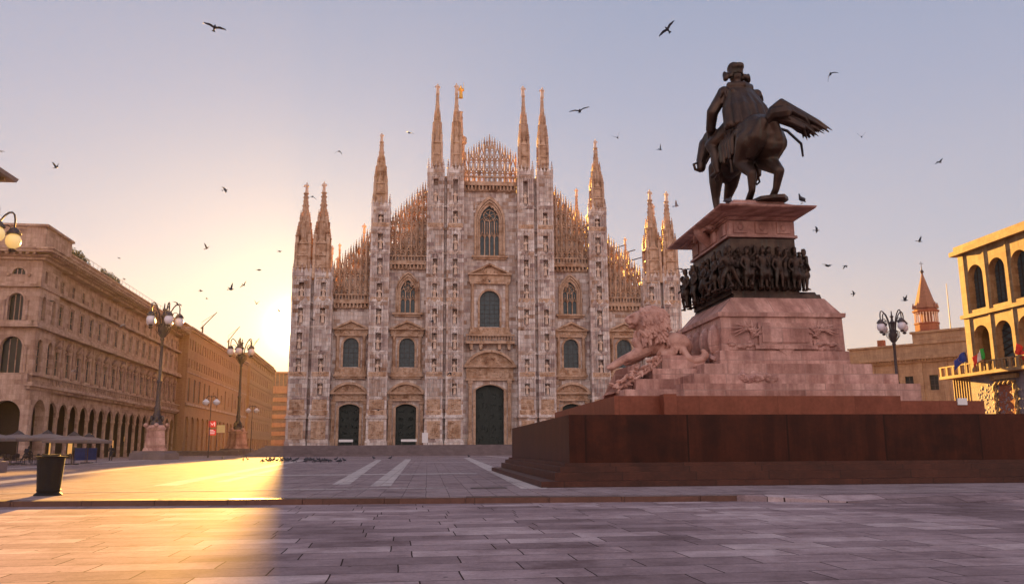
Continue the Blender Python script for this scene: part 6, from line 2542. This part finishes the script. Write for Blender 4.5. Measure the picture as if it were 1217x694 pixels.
parasol(-12, 72, 1.9, at(0, 514, 72).z, 'grey canvas parasol cut by the left picture edge')
parasol(20, 78, 1.9, at(20, 514.5, 78).z, 'grey canvas parasol directly left of the one above the litter bin')
parasol(54, 74, 2.0, at(54, 514, 74).z, 'grey canvas parasol above the litter bin')
parasol(86, 72, 1.7, at(88, 516, 72).z, 'grey canvas parasol above the black planter')
parasol(104, 80, 1.5, at(104, 517.5, 80).z, 'smallest grey canvas parasol at the right end of the row')
c = atz(90, 546.8)
o = thing('planter', 'tall black planter standing beside the cafe parasols', 'planter', (c.x, c.y, 0))
MB().taper(0, 0, 0, 1.15, .42, .42, .55, .55).build('pot', BLACKM, o)
sh = leaf_cloud(260, .5, .5, .5, .08, 9).build('plant', SHRUB, o, None, (0, 0, 1.1))
TAB = None
k = 0
for px, Y in ((2, 71), (14, 75), (30, 73), (46, 76), (62, 73), (76, 76), (12, 80), (52, 81)):
    c_ = at(px, 540, Y)
    o = thing('cafe_table', 'small round dark cafe table under the grey parasols', 'table', (c_.x, Y, 0), 0, 'cafe tables under the parasols')
    MB().lathe([(.4, .72), (.4, .76)], 0, 0, 14).build('tabletop', IRON, o)
    MB().lathe([(.25, 0), (.25, .03), (.04, .06), (.04, .72)], 0, 0, 8).build('leg', IRON, o)
    for s_ in (-1, 1):
        ch = thing('cafe_chair', 'dark cafe chair at a small table under the grey parasols', 'chair', (c_.x + s_ * .72, Y + rnd.uniform(-.2, .2), 0), s_ * PI / 2 + rnd.uniform(-.3, .3), 'cafe chairs under the parasols')
        q = MB(); q.box(-.2, .2, -.2, .2, .43, .47); q.build('seat', IRON, ch)
        q = MB(); q.box(-.2, .2, .17, .2, .55, .88); q.build('backrest', IRON, ch)
        for dx in (-.18, .18):
            for dy in (-.18, .18):
                MB().tube([(dx, dy, 0), (dx, dy, .43 if dy < 0 else .88)], .015, 4).build('leg', IRON, ch)
c = at(101, 532, 82)
o = thing('cafe_screen', 'dark blue cafe windbreak standing at the end of the parasols', 'screen', (c.x - .9, 82, 0))
MB().box(0, 2.0, 0, .04, .25, 1.35).build('panel', plain('blue_cloth', (.03, .06, .22), .8), o)
for x in (.02, 1.0, 1.98):
    MB().tube([(x, .02, 0), (x, .02, 1.4)], .03, 5).build('post', IRON, o)

# notice boards by the cathedral doors
for px, py0, py1, w_, lab in ((505, 514, 528, .95, 'white upright notice board beside the central bays of the cathedral'),):
    c_ = at(px, py1, 140.5)
    o = thing('notice_board', lab, 'sign', (c_.x, 140.5, 1.70))
    h_ = at(px, py0, 140.5).z - 1.7
    MB().box(-w_ / 2, w_ / 2, -.05, .05, .35, h_).build('panel', PLASTW, o)
    for s_ in (-1, 1):
        MB().box(s_ * w_ * .4 - .05, s_ * w_ * .4 + .05, -.2, .2, 0, .35).build('leg', IRON, o)
for px, w_, lab in ((411, 2.3, 'low white barrier in front of the leftmost bronze door'), (486, 2.6, 'low white barrier in front of the second bronze door')):
    c_ = at(px, 525, 141.8)
    o = thing('barrier', lab, 'barrier', (c_.x, 141.8, 1.70))
    MB().box(-w_ / 2, w_ / 2, -.04, .04, .55, .95).build('rail', PLASTW, o)
    for s_ in (-1, 1):
        MB().box(s_ * w_ * .45 - .05, s_ * w_ * .45 + .05, -.25, .25, 0, .55).build('leg', IRON, o)

# people, tiny, near the arcade
MAN = sculpt(human(STRIDE, 1.72, True, None, 8), .03, 2, 'person')
MAN2 = sculpt(human(STAND, 1.72, False, None, 8), .03, 2, 'person')
DCL = plain('dark_clothes', (.03, .025, .03), .9)
for px, Y, mm, lab in ((132, 100, MAN2, 'person in dark clothes standing at the arcade arches right of the parasols'), (31, 88, MAN, 'person in dark coat walking behind the parasols'),):
    c_ = at(px, 540, Y)
    tag(put('person', mm, DCL, None, (c_.x, Y, 0), rnd.uniform(-1, 1)), lab, 'person')

# ================================================================= pigeons
FEATH = plain('pigeon_feathers', (.035, .033, .042), .6, 0, .35, 12)
PALEF = plain('pale_pigeon_feathers', (.30, .25, .24), .6, 0, .35, 12)


def bird_mesh(up, sweep, fold, name):
    """pigeon in flight: spindle body along -y, wings raised by up, swept back, bent at the wrist by fold"""
    m_ = MB()
    m_.tube([(0, -.17, .0), (0, -.145, .012), (0, -.115, .02), (0, -.09, .012), (0, -.04, 0), (0, .04, -.005), (0, .1, 0), (0, .15, .005), (0, .2, .006)], [.006, .022, .030, .027, .052, .055, .038, .022, .012], 9)
    m_.tube([(0, -.165, .01), (0, -.195, .004)], [.008, .002], 5)
    for k in range(5):
        a = (k - 2) * .16
        m_.hexa([(-.012 + .0, .14, -.004), (.012, .14, -.004), (.012, .14, .006), (-.012, .14, .006),
                 (math.sin(a) * .17 - .02, .14 + .15 * math.cos(a), 0), (math.sin(a) * .17 + .02, .14 + .15 * math.cos(a), 0), (math.sin(a) * .17 + .02, .14 + .15 * math.cos(a), .004), (math.sin(a) * .17 - .02, .14 + .15 * math.cos(a), .004)])
    for s_ in (-1, 1):
        u_ = up[0] if s_ < 0 else up[1]
        sh = Vector((s_ * .035, -.05, .02))
        d1 = Vector((s_ * math.cos(u_), -.15 + sweep * .3, math.sin(u_))).normalized()
        wr = sh + d1 * .15
        u2 = u_ - fold
        d2 = Vector((s_ * math.cos(u2), sweep, math.sin(u2))).normalized()
        tip = wr + d2 * .22
        back = Vector((0, .13, -.012))
        nrm = Vector((0, 0, .007))
        sec = [(sh, .13), (sh.lerp(wr, .5), .145), (wr, .14), (wr.lerp(tip, .4), .115), (wr.lerp(tip, .75), .075), (tip, .02)]
        vs_, fs = [], []
        for p_, ch in sec:
            b_ = p_ + Vector((0, ch, -.01))
            mid = p_ + Vector((0, ch * .3, .014))
            vs_ += [p_, mid, b_, mid - Vector((0, 0, .02))]
        n_ = len(sec)
        for i in range(n_ - 1):
            for j in range(4):
                fs.append((i * 4 + j, i * 4 + (j + 1) % 4, (i + 1) * 4 + (j + 1) % 4, (i + 1) * 4 + j))
        fs += [(0, 1, 2, 3), tuple((n_ - 1) * 4 + j for j in (3, 2, 1, 0))]
        m_.add(vs_, fs)
        for q in range(4):                                     # spread primaries
            p_ = wr.lerp(tip, .45 + .18 * q)
            e = p_ + d2 * (.07 - .01 * q) + Vector((0, .06 + .01 * q, 0))
            m_.tube([p_ + Vector((0, .02, 0)), e], [.012, .004], 4)
    return m_.mesh(name, FEATH, 50)


POSES = [bird_mesh((.35, .35), .25, .35, 'pigeon'), bird_mesh((1.0, 1.0), .1, .25, 'pigeon'), bird_mesh((-.5, -.5), .5, .3, 'pigeon'), bird_mesh((.75, .2), .5, .6, 'pigeon'), bird_mesh((.15, .15), .7, .2, 'pigeon')]
POSESP = []
for m_ in POSES:
    c_ = m_.copy()
    c_.materials.clear()
    c_.materials.append(PALEF)
    POSESP.append(c_)
FG = 'pigeons flying over the square'
BIRDS = [  # photograph position, span in pixels, pose, heading, bank, pale, label
    (255, 33, 24, 0, 20, 8, 0, 'dark bird with spread wings, highest in the left half of the sky'),
    (67, 199, 13, 1, 70, -10, 0, 'dark bird flapping alone above the roof of the arcaded palace'),
    (268, 226, 9, 4, 80, 20, 0, 'small dark bird left of the upper cathedral spires, far from other birds'),
    (403, 180, 9, 2, 30, 0, 0, 'bird with drooping wings just left of the tall left middle spire'),
    (486, 158, 12, 4, -40, 25, 0, 'bird gliding between the left middle spire and the central spires'),
    (371, 234, 9, 2, 200, 0, 0, 'bird flying between the two leftmost cathedral spires'),
    (246, 295, 9, 1, 60, 10, 0, 'bird with raised wings below the lone small bird, left sky'),
    (142, 307, 5, 4, 90, 0, 0, 'tiny bird just above the roof line of the arcaded palace'),
    (148, 332, 5, 4, 100, 10, 0, 'tiny pale bird skimming the palace parapet'),
    (333, 299, 7, 4, 80, 0, 1, 'pale bird left of the leftmost spire near the sun'),
    (308, 321, 9, 4, 85, -15, 0, 'dark bird above the sun glow, wings level'),
    (239, 346, 7, 0, 90, 0, 0, 'dark bird left of the pair above the sunlit street'),
    (275, 344, 11, 1, 130, 20, 0, 'larger bird with wings up above the sunlit street'),
    (290, 339, 8, 3, 160, 30, 0, 'smaller bird banking right of the wings-up bird above the street'),
    (305, 361, 7, 1, 40, 0, 0, 'bird directly above the sun disc'),
    (332, 370, 6, 1, 60, 0, 0, 'bird between the sun and the cathedral edge'),
    (246, 355, 5, 0, 90, 0, 0, 'tiny bird beneath the dark bird left of the street pair'),
    (212, 362, 10, 3, 60, 0, 0, 'bird fluttering just over the right globe of the big left lamp'),
    (147, 386, 10, 2, 80, 0, 1, 'brownish bird in front of the palace windows, left of the big lamp'),
    (88, 440, 9, 2, 80, 0, 1, 'brownish bird in front of the first floor of the palace'),
    (62, 358, 8, 4, 80, 0, 0, 'dark bird in front of the corner pavilion windows'),
    (1, 180, 6, 4, 0, 0, 0, 'bird cut by the left picture edge above the eave'),
    (793, 35, 24, 0, -35, -38, 0, 'large dark bird climbing, highest bird in the right half of the sky'),
    (689, 132, 23, 0, -10, -12, 0, 'large dark bird with spread wings right of the central spires'),
    (734, 164, 13, 1, 160, 25, 0, 'dark bird with upswept wing above the right middle spire'),
    (785, 178, 10, 1, 120, 35, 0, 'small dark bird right of the upswept one, wings high'),
    (987, 88, 19, 2, -30, -35, 0, 'bird with curved drooping wings right of the rider'),
    (1024, 163, 10, 1, 150, 0, 0, 'bird with wings straight up right of the horse tail'),
    (1117, 193, 13, 3, 100, 0, 0, 'dark bird above the bell tower, farthest right of the high birds'),
    (804, 245, 13, 1, 60, 15, 1, 'brown lit bird beside the monument cornice, over the right spires'),
    (971, 274, 13, 3, 60, 10, 0, 'dark bird just right of the monument neck below the cornice'),
    (1093, 287, 10, 1, 70, 10, 0, 'bird above the bell tower tip'),
    (984, 316, 17, 0, 30, -5, 0, 'gliding bird right of the bronze frieze, larger of the two there'),
    (1005, 316, 9, 2, 90, 0, 0, 'drooping winged bird, smaller of the two right of the frieze'),
    (1015, 349, 8, 4, 60, 35, 0, 'small bird below the two beside the frieze'),
    (1076, 357, 11, 1, 80, 0, 0, 'bird above the right lamp, left of the bell tower'),
    (813, 321, 18, 0, 10, 0, 1, 'pale bird between the rightmost spire and the bronze frieze'),
    (514, 381, 8, 2, 70, 0, 0, 'bird in front of the left central buttress of the cathedral'),
    (535, 443, 8, 2, 60, 0, 0, 'dark bird left of the central door pediment'),
    (450, 487, 10, 0, 20, 0, 0, 'bird with spread wings between the two left cathedral doors'),
    (582, 335, 5, 1, 60, 0, 0, 'tiny bird in front of the central window pediment'),
    (372, 380, 8, 4, 80, 0, 0, 'bird in front of the left corner buttress'),
]
for px, py, span, k, hd, bank, pale, lab in BIRDS:
    Y = .62 * F_PX / span
    Y = min(Y, 130) if 340 < px < 806 else Y
    c_ = at(px, py, Y)
    o = link('pigeon', (POSESP if pale else POSES)[k], None, c_)
    o.rotation_euler = (R(rnd.uniform(-15, 15)), R(bank), R(hd))
    s_ = span * (1.25 if span < 12 else 1.0) / F_PX * Y / .72
    o.scale = (s_, s_, s_)
    tag(o, lab, 'pigeon', FG)


def standing_bird(peck):
    m_ = MB()
    m_.tube([(0, .20, .10), (0, .12, .125), (0, .04, .15), (0, -.05, .165), (0, -.10, .18)], [.012, .035, .062, .062, .03], 9)
    if peck:
        m_.tube([(0, -.08, .17), (0, -.14, .12), (0, -.16, .07)], [.04, .028, .022], 7)
        m_.ball((0, -.165, .06), (.024, .03, .024), 7, 5)
    else:
        m_.tube([(0, -.08, .18), (0, -.10, .23), (0, -.105, .26)], [.042, .03, .024], 7)
        m_.ball((0, -.115, .275), (.024, .032, .025), 7, 5)
        m_.tube([(0, -.14, .272), (0, -.165, .262)], [.008, .002], 4)
    for s_ in (-1, 1):
        m_.tube([(s_ * .025, 0, .11), (s_ * .025, .005, .0)], .007, 4)
        m_.tube([(s_ * .025, .02, .005), (s_ * .025, -.04, .005)], .006, 4)
        m_.ball((s_ * .05, .03, .15), (.018, .11, .045), 7, 5)
    return m_.mesh('pigeon', FEATH, 50)


SB = [standing_bird(False), standing_bird(True)]
ground_birds = [atz(v, 548.6 + rnd.uniform(-1.6, 1.8)) for v in [289, 294] + [rnd.uniform(298, 412) for _ in range(46)]]
for p_ in ground_birds:
    o = link('pigeon', SB[rnd.randrange(2)], None, (p_.x, p_.y, .0), rnd.uniform(-PI, PI))
    o.scale = (1.3,) * 3
    tag(o, 'dark pigeon standing in the long row before the cathedral steps', 'pigeon', 'pigeons in the row on the paving')
for px, py, lab in ((264, 546, 'dark pigeon alone left of the long row, nearest the sun reflection'), (444, 546, 'pigeon on the paving right of the long row, left one of two'),
                    (464, 546, 'pigeon on the paving right of the long row, right one of two'), (557, 543.6, 'single pigeon on the paving before the central door')):
    p_ = atz(px, py)
    o = link('pigeon', SB[0], None, (p_.x, p_.y, .0), rnd.uniform(-PI, PI))
    o.scale = (1.3,) * 3
    tag(o, lab, 'pigeon', 'scattered pigeons on the paving')
for dx, dy, rz, lab in ((-1.35, -2.9, 2.0, 'pigeon perched on the monument top beside the left hind hoof'), (1.45, -3.35, -1.0, 'pigeon perched on the right corner of the monument cornice')):
    zz = CT + .36 if abs(dx) < 1.4 else CT + .12
    o = link('pigeon', SB[0], None, (MO.x + ccx + dx, 33.6 + dy, CT + .13), rz)
    o.scale = (1.3,) * 3
    tag(o, lab, 'pigeon', 'pigeons perched on the monument')


# ================================================================= morning haze
HAZE_D = 0.00005
hz_m = bpy.data.materials.new('morning_haze')
hz_m.use_nodes = True
hn, hl = hz_m.node_tree.nodes, hz_m.node_tree.links
hn.clear()
ho = hn.new('ShaderNodeOutputMaterial')
hv = hn.new('ShaderNodeVolumePrincipled')
hv.inputs['Color'].default_value = (1.0, 0.93, 0.86, 1)
hv.inputs['Density'].default_value = HAZE_D
hv.inputs['Anisotropy'].default_value = 0.4
hl.new(hv.outputs[0], ho.inputs['Volume'])
o = MB().box(-170, 170, -60, 480, -1.2, 92).build('haze', hz_m)
o['kind'] = 'stuff'
